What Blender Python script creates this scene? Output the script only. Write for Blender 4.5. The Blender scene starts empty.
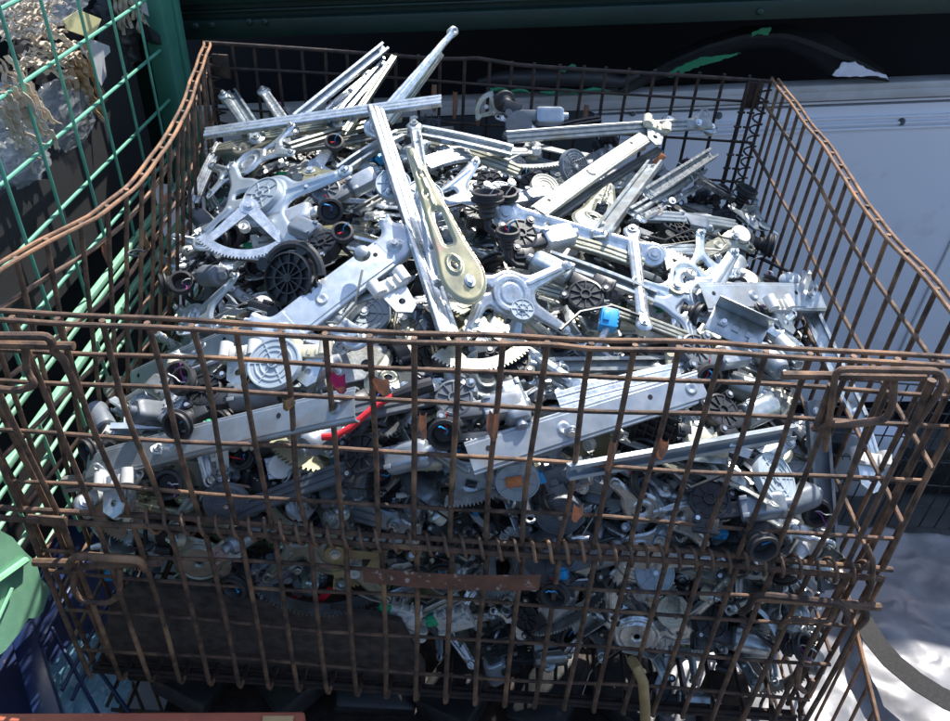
import bpy, bmesh, math, random
import numpy as np
from mathutils import Vector, Matrix
from mathutils.geometry import tessellate_polygon

SC = bpy.context.scene
COL = SC.collection
R_ = math.radians

# ------------------------------------------------------------------ camera
cam_d = bpy.data.cameras.new('camera')
cam = bpy.data.objects.new('camera', cam_d)
COL.objects.link(cam)
CAMP = Vector((0.62719, -0.72448, 0.53623))
cam.location = CAMP
cam.rotation_euler = (0.908702, -0.047392, 0.047332)
cam_d.sensor_width = 36.0
FPX = 798.91
cam_d.lens = 36.0 * FPX / 950.0
cam_d.clip_start = 0.02
cam_d.clip_end = 400
SC.camera = cam
CR = cam.rotation_euler.to_matrix()

# ------------------------------------------------------------------ light
SUN = Vector((0.30, 0.71, 1.0)).normalized()          # direction towards the sun
elev = math.asin(SUN.z)
azim = math.atan2(SUN.x, SUN.y)
w = bpy.data.worlds.new('World')
SC.world = w
w.use_nodes = True
wn = w.node_tree
sky = wn.nodes.new('ShaderNodeTexSky')
sky.sky_type = 'NISHITA'
sky.sun_disc = False
sky.sun_elevation = elev
sky.sun_rotation = azim
bg = wn.nodes['Background']
wn.links.new(sky.outputs[0], bg.inputs[0])
bg.inputs[1].default_value = 0.15
sl = bpy.data.lights.new('sun', 'SUN')
sl.energy = 3.7
sl.angle = R_(0.5)
sl.color = (1.0, 0.96, 0.90)
sun = bpy.data.objects.new('sun', sl)
sun.rotation_euler = SUN.to_track_quat('Z', 'Y').to_euler()
sun.location = (2, 3, 5)
COL.objects.link(sun)
SC.view_settings.view_transform = 'Standard'
SC.view_settings.look = 'None'
SC.view_settings.exposure = 1.22
SC.view_settings.gamma = 1.0
SC.view_settings.use_curve_mapping = False

# ------------------------------------------------------------------ materials
def mat(name, col, rough=0.5, metal=0.0, col2=None, scale=30, contrast=(0.35, 0.65), bump=0.0, bscale=200,
        rvar=0.0, objvar=0.0, col3=None, s3=12, c3=(0.55, 0.7), coat=0.0, trans=0.0, alpha=1.0, spec=0.5, detail=4, bdist=.002, ridged=False):
    m = bpy.data.materials.new(name)
    m.use_nodes = True
    nt = m.node_tree
    N, L = nt.nodes, nt.links
    b = N['Principled BSDF']
    b.inputs['Roughness'].default_value = rough
    b.inputs['Metallic'].default_value = metal
    b.inputs['Specular IOR Level'].default_value = spec
    if coat: b.inputs['Coat Weight'].default_value = coat
    if trans: b.inputs['Transmission Weight'].default_value = trans
    if alpha < 1: b.inputs['Alpha'].default_value = alpha
    tc = N.new('ShaderNodeTexCoord')
    oi = N.new('ShaderNodeObjectInfo')
    off = N.new('ShaderNodeVectorMath'); off.operation = 'MULTIPLY_ADD'
    off.inputs[1].default_value = (1, 1, 1)
    L.new(tc.outputs['Object'], off.inputs[0])
    cmb = N.new('ShaderNodeMath'); cmb.operation = 'MULTIPLY'; cmb.inputs[1].default_value = 17.0
    L.new(oi.outputs['Random'], cmb.inputs[0])
    L.new(cmb.outputs[0], off.inputs[2])
    def noise(sc, det=detail, rg=0.6):
        n = N.new('ShaderNodeTexNoise'); n.inputs['Scale'].default_value = sc
        n.inputs['Detail'].default_value = det; n.inputs['Roughness'].default_value = rg
        L.new(off.outputs[0], n.inputs['Vector']); return n
    def ramp(src, a, c):
        mr = N.new('ShaderNodeMapRange'); mr.inputs[1].default_value = a; mr.inputs[2].default_value = c
        L.new(src, mr.inputs[0]); return mr.outputs[0]
    cur = None
    if col2:
        n = noise(scale)
        mx = N.new('ShaderNodeMix'); mx.data_type = 'RGBA'
        mx.inputs[6].default_value = (*col, 1); mx.inputs[7].default_value = (*col2, 1)
        L.new(ramp(n.outputs[0], *contrast), mx.inputs[0])
        cur = mx.outputs[2]
        if col3:
            n3 = noise(s3)
            m3 = N.new('ShaderNodeMix'); m3.data_type = 'RGBA'
            L.new(cur, m3.inputs[6]); m3.inputs[7].default_value = (*col3, 1)
            L.new(ramp(n3.outputs[0], *c3), m3.inputs[0]); cur = m3.outputs[2]
    else:
        b.inputs['Base Color'].default_value = (*col, 1)
    if objvar:
        if cur is None:
            rgb = N.new('ShaderNodeRGB'); rgb.outputs[0].default_value = (*col, 1); cur = rgb.outputs[0]
        hv = N.new('ShaderNodeHueSaturation')
        mr = N.new('ShaderNodeMapRange'); mr.inputs[3].default_value = 1 - objvar; mr.inputs[4].default_value = 1 + objvar * 0.6
        L.new(oi.outputs['Random'], mr.inputs[0]); L.new(mr.outputs[0], hv.inputs['Value'])
        L.new(cur, hv.inputs['Color']); cur = hv.outputs[0]
        if objvar > .13 and metal > .5:
            fr = N.new('ShaderNodeMath'); fr.operation = 'MULTIPLY'; fr.inputs[1].default_value = 7.31; L.new(oi.outputs['Random'], fr.inputs[0])
            f2 = N.new('ShaderNodeMath'); f2.operation = 'FRACT'; L.new(fr.outputs[0], f2.inputs[0])
            m4 = N.new('ShaderNodeMapRange'); m4.inputs[1].default_value = .55; m4.inputs[2].default_value = 1; m4.inputs[4].default_value = .55; L.new(f2.outputs[0], m4.inputs[0])
            n5 = noise(22); m6 = N.new('ShaderNodeMapRange'); m6.inputs[1].default_value = .36; m6.inputs[2].default_value = .58; L.new(n5.outputs[0], m6.inputs[0])
            m7 = N.new('ShaderNodeMath'); m7.operation = 'MULTIPLY'; L.new(m4.outputs[0], m7.inputs[0]); L.new(m6.outputs[0], m7.inputs[1])
            m5 = N.new('ShaderNodeMix'); m5.data_type = 'RGBA'; L.new(m7.outputs[0], m5.inputs[0]); L.new(cur, m5.inputs[6]); m5.inputs[7].default_value = (.24, .21, .16, 1); cur = m5.outputs[2]
    if cur is not None: L.new(cur, b.inputs['Base Color'])
    if rvar:
        n = noise(scale * 1.7)
        mr = N.new('ShaderNodeMapRange'); mr.inputs[1].default_value = .3; mr.inputs[2].default_value = .7
        mr.inputs[3].default_value = max(0.05, rough - rvar); mr.inputs[4].default_value = min(1, rough + rvar)
        L.new(n.outputs[0], mr.inputs[0]); L.new(mr.outputs[0], b.inputs['Roughness'])
    if bump:
        n = noise(bscale, 3)
        if ridged: n.noise_type = 'RIDGED_MULTIFRACTAL'; n.inputs['Distortion'].default_value = .6
        bp = N.new('ShaderNodeBump'); bp.inputs['Strength'].default_value = bump; bp.inputs['Distance'].default_value = bdist
        L.new(n.outputs[0], bp.inputs['Height']); L.new(bp.outputs[0], b.inputs['Normal'])
    return m

M = {}
M['rust'] = mat('rusty_steel', (0.046, 0.031, 0.023), 0.72, 0.1, (0.19, 0.108, 0.066), 48, (0.36, 0.66), 0.35, 420, 0.12, 0.15, (0.34, 0.19, 0.10), 7, (0.56, 0.68), detail=6)
M['rust_orange_lit'] = mat('orange_sunlit_rust', (0.10, 0.055, 0.035), 0.72, 0.15, (0.24, 0.135, 0.078), 45, (0.36, 0.64), 0.5, 420, 0.1, 0.1, (0.36, 0.18, 0.09), 14, (0.5, 0.7))  # brighter copy of the rust; sun on the side rims put into the colour
M['rust_shaded'] = mat('shaded_rusty_steel', (0.022, 0.016, 0.014), 0.7, 0.2, (0.065, 0.038, 0.027), 50, (0.4, 0.7), 0.4, 420, 0.1, 0.1)  # darker copy of the rust; shade at back and below put into the colour
M['zinc'] = mat('galvanised_steel', (0.57, 0.625, 0.64), 0.35, 0.85, (0.37, 0.415, 0.43), 60, (0.35, 0.65), 0.05, 300, 0.10, 0.25, (0.34, 0.35, 0.34), 9, (0.60, 0.78))
M['zinc_blue'] = mat('blue_grey_zinc', (0.50, 0.55, 0.58), 0.38, 0.65, (0.38, 0.44, 0.49), 35, (0.35, 0.65), 0.03, 300, 0.08, 0.22)
M['zinc_white'] = mat('bright_zinc', (0.72, 0.755, 0.765), 0.31, 0.83, (0.51, 0.55, 0.565), 80, (0.35, 0.65), 0.04, 300, 0.10, 0.14, (0.50, 0.46, 0.38), 11, (0.64, 0.80))
M['zinc_dull'] = mat('dull_weathered_zinc', (0.37, 0.385, 0.375), 0.48, 0.7, (0.24, 0.25, 0.24), 60, (0.35, 0.65), 0.25, 350, 0.1, 0.25, (0.22, 0.19, 0.13), 12, (0.55, 0.75))
M['zinc_olive'] = mat('tarnished_olive_zinc', (0.36, 0.365, 0.30), 0.42, 0.75, (0.25, 0.255, 0.20), 40, (0.35, 0.65), 0.2, 350, 0.12, 0.2, (0.44, 0.45, 0.41), 14, (0.5, 0.7))
M['gold'] = mat('yellow_chromate_steel', (0.34, 0.315, 0.19), 0.34, 0.85, (0.30, 0.29, 0.20), 16, (0.40, 0.62), 0.04, 300, 0.1, 0.08, (0.36, 0.23, 0.19), 22, (0.58, 0.72))
M['alu'] = mat('cast_aluminium', (0.60, 0.62, 0.63), 0.45, 0.7, (0.46, 0.48, 0.50), 90, (0.35, 0.65), 0.2, 700, 0.08, 0.25)
M['motor'] = mat('grey_motor_steel', (0.36, 0.40, 0.44), 0.38, 0.55, (0.27, 0.31, 0.345), 28, (0.35, 0.65), 0.05, 300, 0.1, 0.35, (0.22, 0.23, 0.24), 13, (0.62, 0.8))
M['motor_dark'] = mat('dark_grey_plastic', (0.16, 0.18, 0.20), 0.45, 0.0, (0.11, 0.125, 0.14), 40, (0.35, 0.65), 0.05, 300, 0.08, 0.3)
M['cover'] = mat('blue_grey_plastic', (0.40, 0.46, 0.50), 0.42, 0.1, (0.33, 0.39, 0.43), 20, (0.35, 0.65), 0.05, 300, 0.08, 0.22)
M['black'] = mat('black_plastic', (0.016, 0.017, 0.019), 0.38, 0.0, (0.03, 0.031, 0.033), 40, (0.4, 0.7), 0.1, 400, 0.1, 0.2)
M['rubber'] = mat('black_rubber', (0.018, 0.018, 0.019), 0.55, 0.0, (0.035, 0.034, 0.033), 30, (0.4, 0.7), 0.08, 300, 0.1)
M['white'] = mat('white_nylon', (0.70, 0.69, 0.65), 0.5, 0.0, (0.55, 0.53, 0.47), 40, (0.4, 0.7), 0.06, 300, 0.1, 0.15)
M['cream'] = mat('cream_plastic', (0.66, 0.62, 0.48), 0.5, 0.0, (0.50, 0.46, 0.34), 40, (0.4, 0.7), 0.06, 300, 0.1)
M['bluep'] = mat('blue_plastic', (0.02, 0.30, 0.62), 0.4)
M['navyp'] = mat('dark_blue_plastic', (0.02, 0.05, 0.22), 0.4)
M['redp'] = mat('red_plastic', (0.55, 0.02, 0.03), 0.45)
M['greenp'] = mat('green_plastic', (0.02, 0.35, 0.16), 0.45)
M['yellowp'] = mat('yellow_plastic', (0.65, 0.55, 0.03), 0.45)
M['orangep'] = mat('orange_rust_piece', (0.50, 0.17, 0.04), 0.6, 0, (0.35, 0.10, 0.03), 60, (0.4, 0.6), 0.2)
M['cable'] = mat('braided_steel_cable', (0.35, 0.33, 0.29), 0.45, 0.7)
M['tape'] = mat('brown_tape', (0.42, 0.24, 0.16), 0.55, 0, (0.33, 0.175, 0.11), 50, (0.35, 0.65), 0.2, 200)
M['tape_pink'] = mat('magenta_marked_tape', (0.34, 0.03, 0.14), 0.55, 0, (0.42, 0.24, 0.14), 60, (0.50, 0.60), 0.2, 200)
M['mint'] = mat('mint_green_paint', (0.11, 0.36, 0.25), 0.45, 0, (0.08, 0.28, 0.19), 25, (0.35, 0.65), 0.15, 300, 0.1, 0, (0.30, 0.22, 0.12), 30, (0.70, 0.78))
M['mint_light'] = mat('pale_green_paint', (0.27, 0.56, 0.36), 0.5, 0, (0.20, 0.45, 0.29), 25, (0.35, 0.65), 0.15, 300, 0.1, 0, (0.34, 0.24, 0.12), 24, (0.66, 0.76))
M['green_post'] = mat('mid_green_paint', (0.055, 0.22, 0.15), 0.5, 0, (0.045, 0.18, 0.125), 15, (0.35, 0.65), 0.1, 200, 0.1)  # darker green than the mesh wires
M['green_dark'] = mat('dark_green_paint', (0.006, 0.024, 0.017), 0.5, 0, (0.004, 0.018, 0.013), 8, (0.35, 0.65), 0.1, 200, 0.1, 0, (0.02, 0.04, 0.035), 40, (0.70, 0.8))
M['felt'] = mat('black_felt', (0.010, 0.010, 0.012), 0.95, 0, (0.028, 0.028, 0.030), 700, (0.4, 0.7), 0.5, 900)
M['wall'] = mat('white_lorry_paint', (0.80, 0.81, 0.86), 0.4, 0, (0.76, 0.77, 0.83), 3, (0.3, 0.7), 0.03, 60, 0.08, 0, (0.50, 0.47, 0.50), 6, (0.62, 0.9))
M['wall_dark'] = mat('grey_blue_panel', (0.045, 0.055, 0.065), 0.35)
M['ledge'] = mat('stained_white_trim', (0.60, 0.59, 0.60), 0.5, 0, (0.45, 0.43, 0.42), 8, (0.35, 0.65), 0.1, 80, 0, 0, (0.22, 0.10, 0.05), 10, (0.70, 0.76))
M['void'] = mat('deep_shade_black', (0.008, 0.009, 0.015), 0.9)  # near-black colour stands in for deep shade in gaps and holes
M['bumper'] = mat('scuffed_black_plastic', (0.026, 0.025, 0.027), 0.5, 0, (0.042, 0.040, 0.042), 9, (0.35, 0.65), 0.1, 100)
M['bumper_green'] = mat('torn_green_paint', (0.02, 0.26, 0.12), 0.45, 0, (0.015, 0.18, 0.08), 15)
M['bumper_white'] = mat('torn_white_foam', (0.75, 0.75, 0.82), 0.7, 0, (0.60, 0.60, 0.68), 40)
M['tarp'] = mat('silver_woven_plastic', (0.19, 0.19, 0.20), 0.42, 0.1, (0.13, 0.13, 0.14), 14, (0.35, 0.65), .9, 17, 0.1, bdist=.006, ridged=True)
M['strap'] = mat('grey_webbing', (0.020, 0.019, 0.018), 0.95, 0, (0.03, 0.028, 0.027), 200, (0.4, 0.6), 0.3, 600)
M['blue_steel'] = mat('dark_blue_paint', (0.010, 0.024, 0.085), 0.4, 0, (0.008, 0.018, 0.065), 10, (0.35, 0.65), 0.1, 200, 0.1, 0, (0.36, 0.19, 0.06), 16, (0.70, 0.74))
M['blue_bag'] = mat('clear_blue_plastic', (0.28, 0.50, 0.62), 0.12, 0, (0.14, 0.32, 0.45), 18, (0.35, 0.65), 0.6, 40, 0, 0, None, 12, (0.5, 0.7), 0, 0.0, 0.55)
M['bag'] = mat('clear_plastic_film', (0.62, 0.66, 0.68), 0.08, 0, (0.45, 0.48, 0.50), 18, (0.35, 0.65), 1.0, 60, 0, 0, None, 12, (0.5, 0.7), 0, 0.0, 0.24, 1.0)
M['kraft'] = mat('kraft_cardboard', (0.60, 0.51, 0.40), 0.8, 0, (0.48, 0.39, 0.29), 60, (0.35, 0.65), 0.2, 300, 0, 0.15)
M['kraft_dark'] = mat('brown_cardboard', (0.36, 0.25, 0.15), 0.8, 0, (0.27, 0.18, 0.10), 60, (0.35, 0.65), 0.2, 300, 0, 0.15)
M['paper_yellow'] = mat('yellow_paper', (0.55, 0.50, 0.26), 0.7)
M['paper_white'] = mat('grey_white_card', (0.50, 0.50, 0.51), 0.6, 0, (0.42, 0.42, 0.43), 40)
M['concrete'] = mat('oily_concrete', (0.10, 0.098, 0.092), 0.85, 0, (0.055, 0.053, 0.050), 6, (0.35, 0.65), 0.4, 60)
M['red_steel'] = mat('faded_red_paint', (0.46, 0.13, 0.075), 0.5, 0, (0.38, 0.10, 0.06), 12, (0.35, 0.65), 0.15, 200, 0, 0, (0.50, 0.30, 0.20), 30, (0.66, 0.76))
M['sticker'] = mat('tan_sticker', (0.55, 0.36, 0.16), 0.6, 0, (0.48, 0.30, 0.12), 30)
M['hose'] = mat('ochre_rubber', (0.36, 0.24, 0.10), 0.6, 0, (0.26, 0.17, 0.075), 40, (0.35, 0.65), 0.3, 200)
M['board'] = mat('dark_brown_board', (0.034, 0.025, 0.022), 0.8, 0, (0.085, 0.064, 0.052), 55, (0.35, 0.65), 0.5, 160)
M['cage_grey'] = mat('grey_wire_steel', (0.09, 0.088, 0.085), 0.6, 0.3, (0.055, 0.05, 0.046), 50, (0.35, 0.65), 0.3, 300)

# ------------------------------------------------------------------ object helpers
ALL_THINGS = []
def tag(o, label=None, cat=None, group=None, kind=None):
    if label: o['label'] = label
    if cat: o['category'] = cat
    if group: o['group'] = group
    if kind: o['kind'] = kind
    return o

def mesh_obj(name, me, parent=None):
    o = bpy.data.objects.new(name, me)
    COL.objects.link(o)
    if parent: o.parent = parent
    return o

def finish(bm, material, sharp=35, smooth=True):
    bmesh.ops.recalc_face_normals(bm, faces=bm.faces)
    me = bpy.data.meshes.new('mesh')
    bm.to_mesh(me); bm.free()
    if isinstance(material, str): material = M[material]
    me.materials.append(material)
    if smooth:
        me.polygons.foreach_set('use_smooth', [True] * len(me.polygons))
        me.set_sharp_from_angle(angle=R_(sharp))
    return me

def obj(name, bm, material, parent=None, sharp=35, smooth=True):
    return mesh_obj(name, finish(bm, material, sharp, smooth), parent)

def empty(name, loc=(0, 0, 0)):
    o = bpy.data.objects.new(name, None)
    o.empty_display_size = 0.02
    COL.objects.link(o); o.location = loc
    return o

def copy_tree(o, parent=None):
    c = o.copy(); COL.objects.link(c); c.parent = parent
    for ch in o.children: copy_tree(ch, c)
    return c

def del_tree(o):
    for ch in list(o.children): del_tree(ch)
    bpy.data.objects.remove(o, do_unlink=True)

BM = bmesh.new

def box(bm, c, s, bev=0.0, mtx=None):
    g = bmesh.ops.create_cube(bm, size=1.0)
    vs = g['verts']
    for v in vs: v.co = Vector((v.co.x * s[0] + c[0], v.co.y * s[1] + c[1], v.co.z * s[2] + c[2]))
    if bev:
        es = list({e for v in vs for e in v.link_edges})
        r = bmesh.ops.bevel(bm, geom=es, offset=bev, segments=2, affect='EDGES', profile=0.5)
        vs = list({v for f in r['faces'] for v in f.verts} | {v for v in vs if v.is_valid})
    if mtx is not None:
        for v in vs: v.co = mtx @ v.co
    return vs

def tube(bm, pts, r, n=8, cap=True, radii=None):
    pts = [Vector(p) for p in pts]
    rings = []
    up = None
    for i, p in enumerate(pts):
        if i == 0: t = pts[1] - p
        elif i == len(pts) - 1: t = p - pts[-2]
        else: t = (pts[i + 1] - p).normalized() + (p - pts[i - 1]).normalized()
        if t.length < 1e-9: t = Vector((0, 0, 1))
        t.normalize()
        if up is None:
            up = Vector((0, 0, 1)) if abs(t.z) < 0.9 else Vector((0, 1, 0))
        u = t.cross(up)
        if u.length < 1e-6: u = t.cross(Vector((1, 0.1, 0)))
        u.normalize(); v = u.cross(t).normalized(); up = v
        rr = radii[i] if radii else r
        rings.append([bm.verts.new(p + (u * math.cos(2 * math.pi * k / n) + v * math.sin(2 * math.pi * k / n)) * rr) for k in range(n)])
    for a, b in zip(rings, rings[1:]):
        for k in range(n):
            bm.faces.new((a[k], a[(k + 1) % n], b[(k + 1) % n], b[k]))
    if cap:
        bm.faces.new(rings[0][::-1]); bm.faces.new(rings[-1])

def lathe(bm, prof, c=(0, 0, 0), axis='Z', n=28, sx=1.0, sy=1.0):
    """prof: list of (r, z)"""
    c = Vector(c)
    def tr(x, y, z):
        if axis == 'Z': return c + Vector((x, y, z))
        if axis == 'X': return c + Vector((z, x, y))
        return c + Vector((x, z, y))
    rings = []
    for r, z in prof:
        if r < 1e-6: rings.append([bm.verts.new(tr(0, 0, z))])
        else: rings.append([bm.verts.new(tr(r * sx * math.cos(2 * math.pi * k / n), r * sy * math.sin(2 * math.pi * k / n), z)) for k in range(n)])
    for a, b in zip(rings, rings[1:]):
        for k in range(n):
            k2 = (k + 1) % n
            if len(a) == 1 and len(b) == 1: continue
            if len(a) == 1: bm.faces.new((a[0], b[k2], b[k]))
            elif len(b) == 1: bm.faces.new((a[k], a[k2], b[0]))
            else: bm.faces.new((a[k], a[k2], b[k2], b[k]))
    for rg in (rings[0], rings[-1]):
        if len(rg) > 2:
            try: bm.faces.new(rg)
            except ValueError: pass

def circ(x, y, r, n=16):
    return [(x + r * math.cos(2 * math.pi * k / n), y + r * math.sin(2 * math.pi * k / n)) for k in range(n)]

def extr(bm, outline, z0, z1, holes=(), mtx=None):
    loops = [outline] + list(holes)
    tris = tessellate_polygon([[Vector((p[0], p[1], 0)) for p in l] for l in loops])
    flat = [p for l in loops for p in l]
    T = (lambda v: mtx @ v) if mtx is not None else (lambda v: v)
    lo = [bm.verts.new(T(Vector((p[0], p[1], z0)))) for p in flat]
    hi = [bm.verts.new(T(Vector((p[0], p[1], z1)))) for p in flat]
    for t in tris:
        try:
            bm.faces.new([hi[i] for i in t]); bm.faces.new([lo[i] for i in reversed(t)])
        except ValueError: pass
    k = 0
    for l in loops:
        n = len(l)
        for i in range(n):
            a, b = k + i, k + (i + 1) % n
            try: bm.faces.new((lo[a], lo[b], hi[b], hi[a]))
            except ValueError: pass
        k += n

# ---- stamped sheet from a signed distance field: outline, holes and pressed relief in one mesh
def smin(a, b, k):
    h = np.clip(0.5 + 0.5 * (b - a) / k, 0, 1)
    return b * (1 - h) + a * h - k * h * (1 - h)
def s_circ(X, Y, x, y, r): return np.hypot(X - x, Y - y) - r
def s_cap(X, Y, x0, y0, x1, y1, r0, r1=None):
    if r1 is None: r1 = r0
    dx, dy = x1 - x0, y1 - y0
    t = np.clip(((X - x0) * dx + (Y - y0) * dy) / (dx * dx + dy * dy + 1e-12), 0, 1)
    return np.hypot(X - x0 - t * dx, Y - y0 - t * dy) - (r0 + (r1 - r0) * t)
def s_box(X, Y, x, y, hx, hy, r=0.0, a=0.0):
    c, s = math.cos(a), math.sin(a)
    U = (X - x) * c + (Y - y) * s; V = -(X - x) * s + (Y - y) * c
    qx, qy = np.abs(U) - hx + r, np.abs(V) - hy + r
    return np.hypot(np.maximum(qx, 0), np.maximum(qy, 0)) + np.minimum(np.maximum(qx, qy), 0) - r
def sst(a, b, x):
    t = np.clip((x - a) / (b - a), 0, 1)
    return t * t * (3 - 2 * t)

def sheet(sdf, bb, res=0.003, zf=None, th=0.0016):
    xs = np.arange(bb[0], bb[2] + res, res); ys = np.arange(bb[1], bb[3] + res, res)
    X, Y = np.meshgrid(xs, ys, indexing='ij')
    D = sdf(X, Y)
    D = np.where(np.abs(D) < res * 0.04, -res * 0.04, D)
    bm = BM(); vid = {}; P = []
    def gv(i, j):
        k = (0, i, j)
        if k not in vid: vid[k] = len(P); P.append((xs[i], ys[j]))
        return vid[k]
    def ge(i, j, i2, j2):
        if (i2, j2) < (i, j): i, j, i2, j2 = i2, j2, i, j
        k = (1, i, j, i2, j2)
        if k not in vid:
            a, b = D[i, j], D[i2, j2]; t = a / (a - b)
            t = min(0.94, max(0.06, t))
            vid[k] = len(P); P.append((xs[i] + (xs[i2] - xs[i]) * t, ys[j] + (ys[j2] - ys[j]) * t))
        return vid[k]
    faces = []
    nx, ny = D.shape
    for i in range(nx - 1):
        for j in range(ny - 1):
            cs = ((i, j), (i + 1, j), (i + 1, j + 1), (i, j + 1))
            ins = [D[c] < 0 for c in cs]
            if not any(ins): continue
            f = []
            for k in range(4):
                a, b = cs[k], cs[(k + 1) % 4]
                if ins[k]: f.append(gv(*a))
                if ins[k] != ins[(k + 1) % 4]: f.append(ge(*a, *b))
            if len(f) >= 3: faces.append(f)
    A = np.array(P)
    Z = np.zeros(len(A)) if zf is None else zf(A[:, 0], A[:, 1], sdf(A[:, 0], A[:, 1]))
    hi = [bm.verts.new((A[k, 0], A[k, 1], Z[k])) for k in range(len(A))]
    lo = [bm.verts.new((A[k, 0], A[k, 1], Z[k] - th)) for k in range(len(A))]
    ec = {}
    for f in faces:
        bm.faces.new([hi[k] for k in f]); bm.faces.new([lo[k] for k in reversed(f)])
        for a, b in zip(f, f[1:] + f[:1]):
            if (b, a) in ec: del ec[(b, a)]
            else: ec[(a, b)] = 1
    for a, b in ec:
        try: bm.faces.new((hi[b], hi[a], lo[a], lo[b]))
        except ValueError: pass
    return bm

# ------------------------------------------------------------------ pile surface and picture helpers
GX = [0.0, 0.10, 0.22, 0.42, 0.62, 0.82, 1.0, 1.10, 1.2]
GY = [0.03, 0.15, 0.30, 0.50, 0.70, 0.85, 1.0]
GZ = [[-.44, -.32, -.26, -.23, -.22, -.23, -.27, -.36, -.50],
      [-.43, -.30, -.22, -.18, -.17, -.18, -.22, -.27, -.34],
      [-.40, -.28, -.19, -.13, -.12, -.14, -.18, -.20, -.25],
      [-.35, -.24, -.16, -.10, -.09, -.11, -.15, -.18, -.22],
      [-.24, -.17, -.11, -.07, -.09, -.12, -.15, -.19, -.24],
      [-.18, -.13, -.09, -.08, -.10, -.12, -.15, -.21, -.28],
      [-.16, -.14, -.12, -.12, -.14, -.14, -.16, -.24, -.32]]
GXa, GYa, GZa = np.array(GX), np.array(GY), np.array(GZ)
def zs(x, y):
    x = min(max(x, 0.0), 1.2); y = min(max(y, 0.03), 1.0)
    i = min(len(GX) - 2, int(np.searchsorted(GXa, x, 'right')) - 1); j = min(len(GY) - 2, int(np.searchsorted(GYa, y, 'right')) - 1)
    tx = (x - GX[i]) / (GX[i + 1] - GX[i]); ty = (y - GY[j]) / (GY[j + 1] - GY[j])
    return (GZ[j][i] * (1 - tx) + GZ[j][i + 1] * tx) * (1 - ty) + (GZ[j + 1][i] * (1 - tx) + GZ[j + 1][i + 1] * tx) * ty
FY = 0.055       # front face of the heap
def inside(p): return p.z < zs(p.x, p.y) and p.y > FY
def ray(px, py):
    return (CR @ Vector(((px - 475) / FPX, -(py - 360.5) / FPX, -1.0))).normalized()
def at(px, py, h=0.0):
    """point of the heap seen at this place of the photograph, lifted h towards the viewer"""
    d = ray(px, py); t = 0.5
    while t < 2.6:
        p = CAMP + d * t
        if inside(p): break
        if p.y > 1.0 and p.z < 0.1: break
        t += 0.004
    return CAMP + d * (t - h)
def on(px, py, ax, c):
    d = ray(px, py); return CAMP + d * ((c - CAMP[ax]) / d[ax])
def nrm(p):
    e = 0.03
    n = Vector((zs(p.x - e, p.y) - zs(p.x + e, p.y), zs(p.x, p.y - e) - zs(p.x, p.y + e), 2 * e)).normalized()
    if p.y < FY + 0.05 and p.z < zs(p.x, p.y) - 0.02: n = Vector((0, -1, 0.35)).normalized()
    return n
def pix(p):
    v = CR.transposed() @ (Vector(p) - CAMP)
    return 475 + FPX * v.x / -v.z, 360.5 - FPX * v.y / -v.z
def frame(p, xdir, n):
    x = xdir.normalized(); z = (n - x * n.dot(x)).normalized(); y = z.cross(x)
    m = Matrix((x, y, z)).transposed().to_4x4(); m.translation = p
    return m

# =================================================================== THE SETTING
def quad_bm(pts):
    bm = BM(); bm.faces.new([bm.verts.new(p) for p in pts]); return bm
g = BM()
bmesh.ops.create_grid(g, x_segments=60, y_segments=60, size=30)
for v in g.verts: v.co.z = -1.5 + 0.004 * math.sin(v.co.x * 3.1) * math.cos(v.co.y * 2.3)
tag(obj('ground', g, 'concrete'), kind='structure')

# dark green steel container above and behind; its mass throws the shade along the back of the cage
gc = empty('green_container', (1.2, 1.32, -0.02))
b = BM()
def tilt(x, z): return z + 0.0945 * (x - 0.75)
for (y0, y1, z0, z1) in ((1.32, 2.9, 0.035, 0.49),):
    vs = box(b, (1.3, (y0 + y1) / 2, (z0 + z1) / 2), (3.4, y1 - y0, z1 - z0))
    for v in vs: v.co.z = tilt(v.co.x, v.co.z)
o = obj('container_side', b, 'green_dark', gc, smooth=False); o.matrix_parent_inverse = gc.matrix_basis.inverted()
b = BM()
for z0, z1, pr in ((-0.003, 0.040, 0.030), (0.052, 0.060, 0.012), (0.075, 0.12, 0.022)):
    vs = box(b, (1.3, 1.32 - pr / 2 + 0.01, (z0 + z1) / 2), (3.4, pr + 0.02, z1 - z0), 0.003)
    for v in vs: v.co.z = tilt(v.co.x, v.co.z)
o = obj('edge_beam', b, 'green_dark', gc); o.matrix_parent_inverse = gc.matrix_basis.inverted()
for px, py in ((196, 26), (212, 25), (249, 22), (265, 22), (760, 12)):
    b = BM(); p = on(px, py, 1, 1.288)
    lathe(b, [(0.0, -0.006), (0.004, -0.006), (0.008, -0.003), (0.009, 0.004)], p, 'Y', 14)
    o = obj('rivet', b, 'green_dark', gc); o.matrix_parent_inverse = gc.matrix_basis.inverted()
tag(gc, 'dark green riveted steel container overhanging the back of the rusty cage', 'container')

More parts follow.
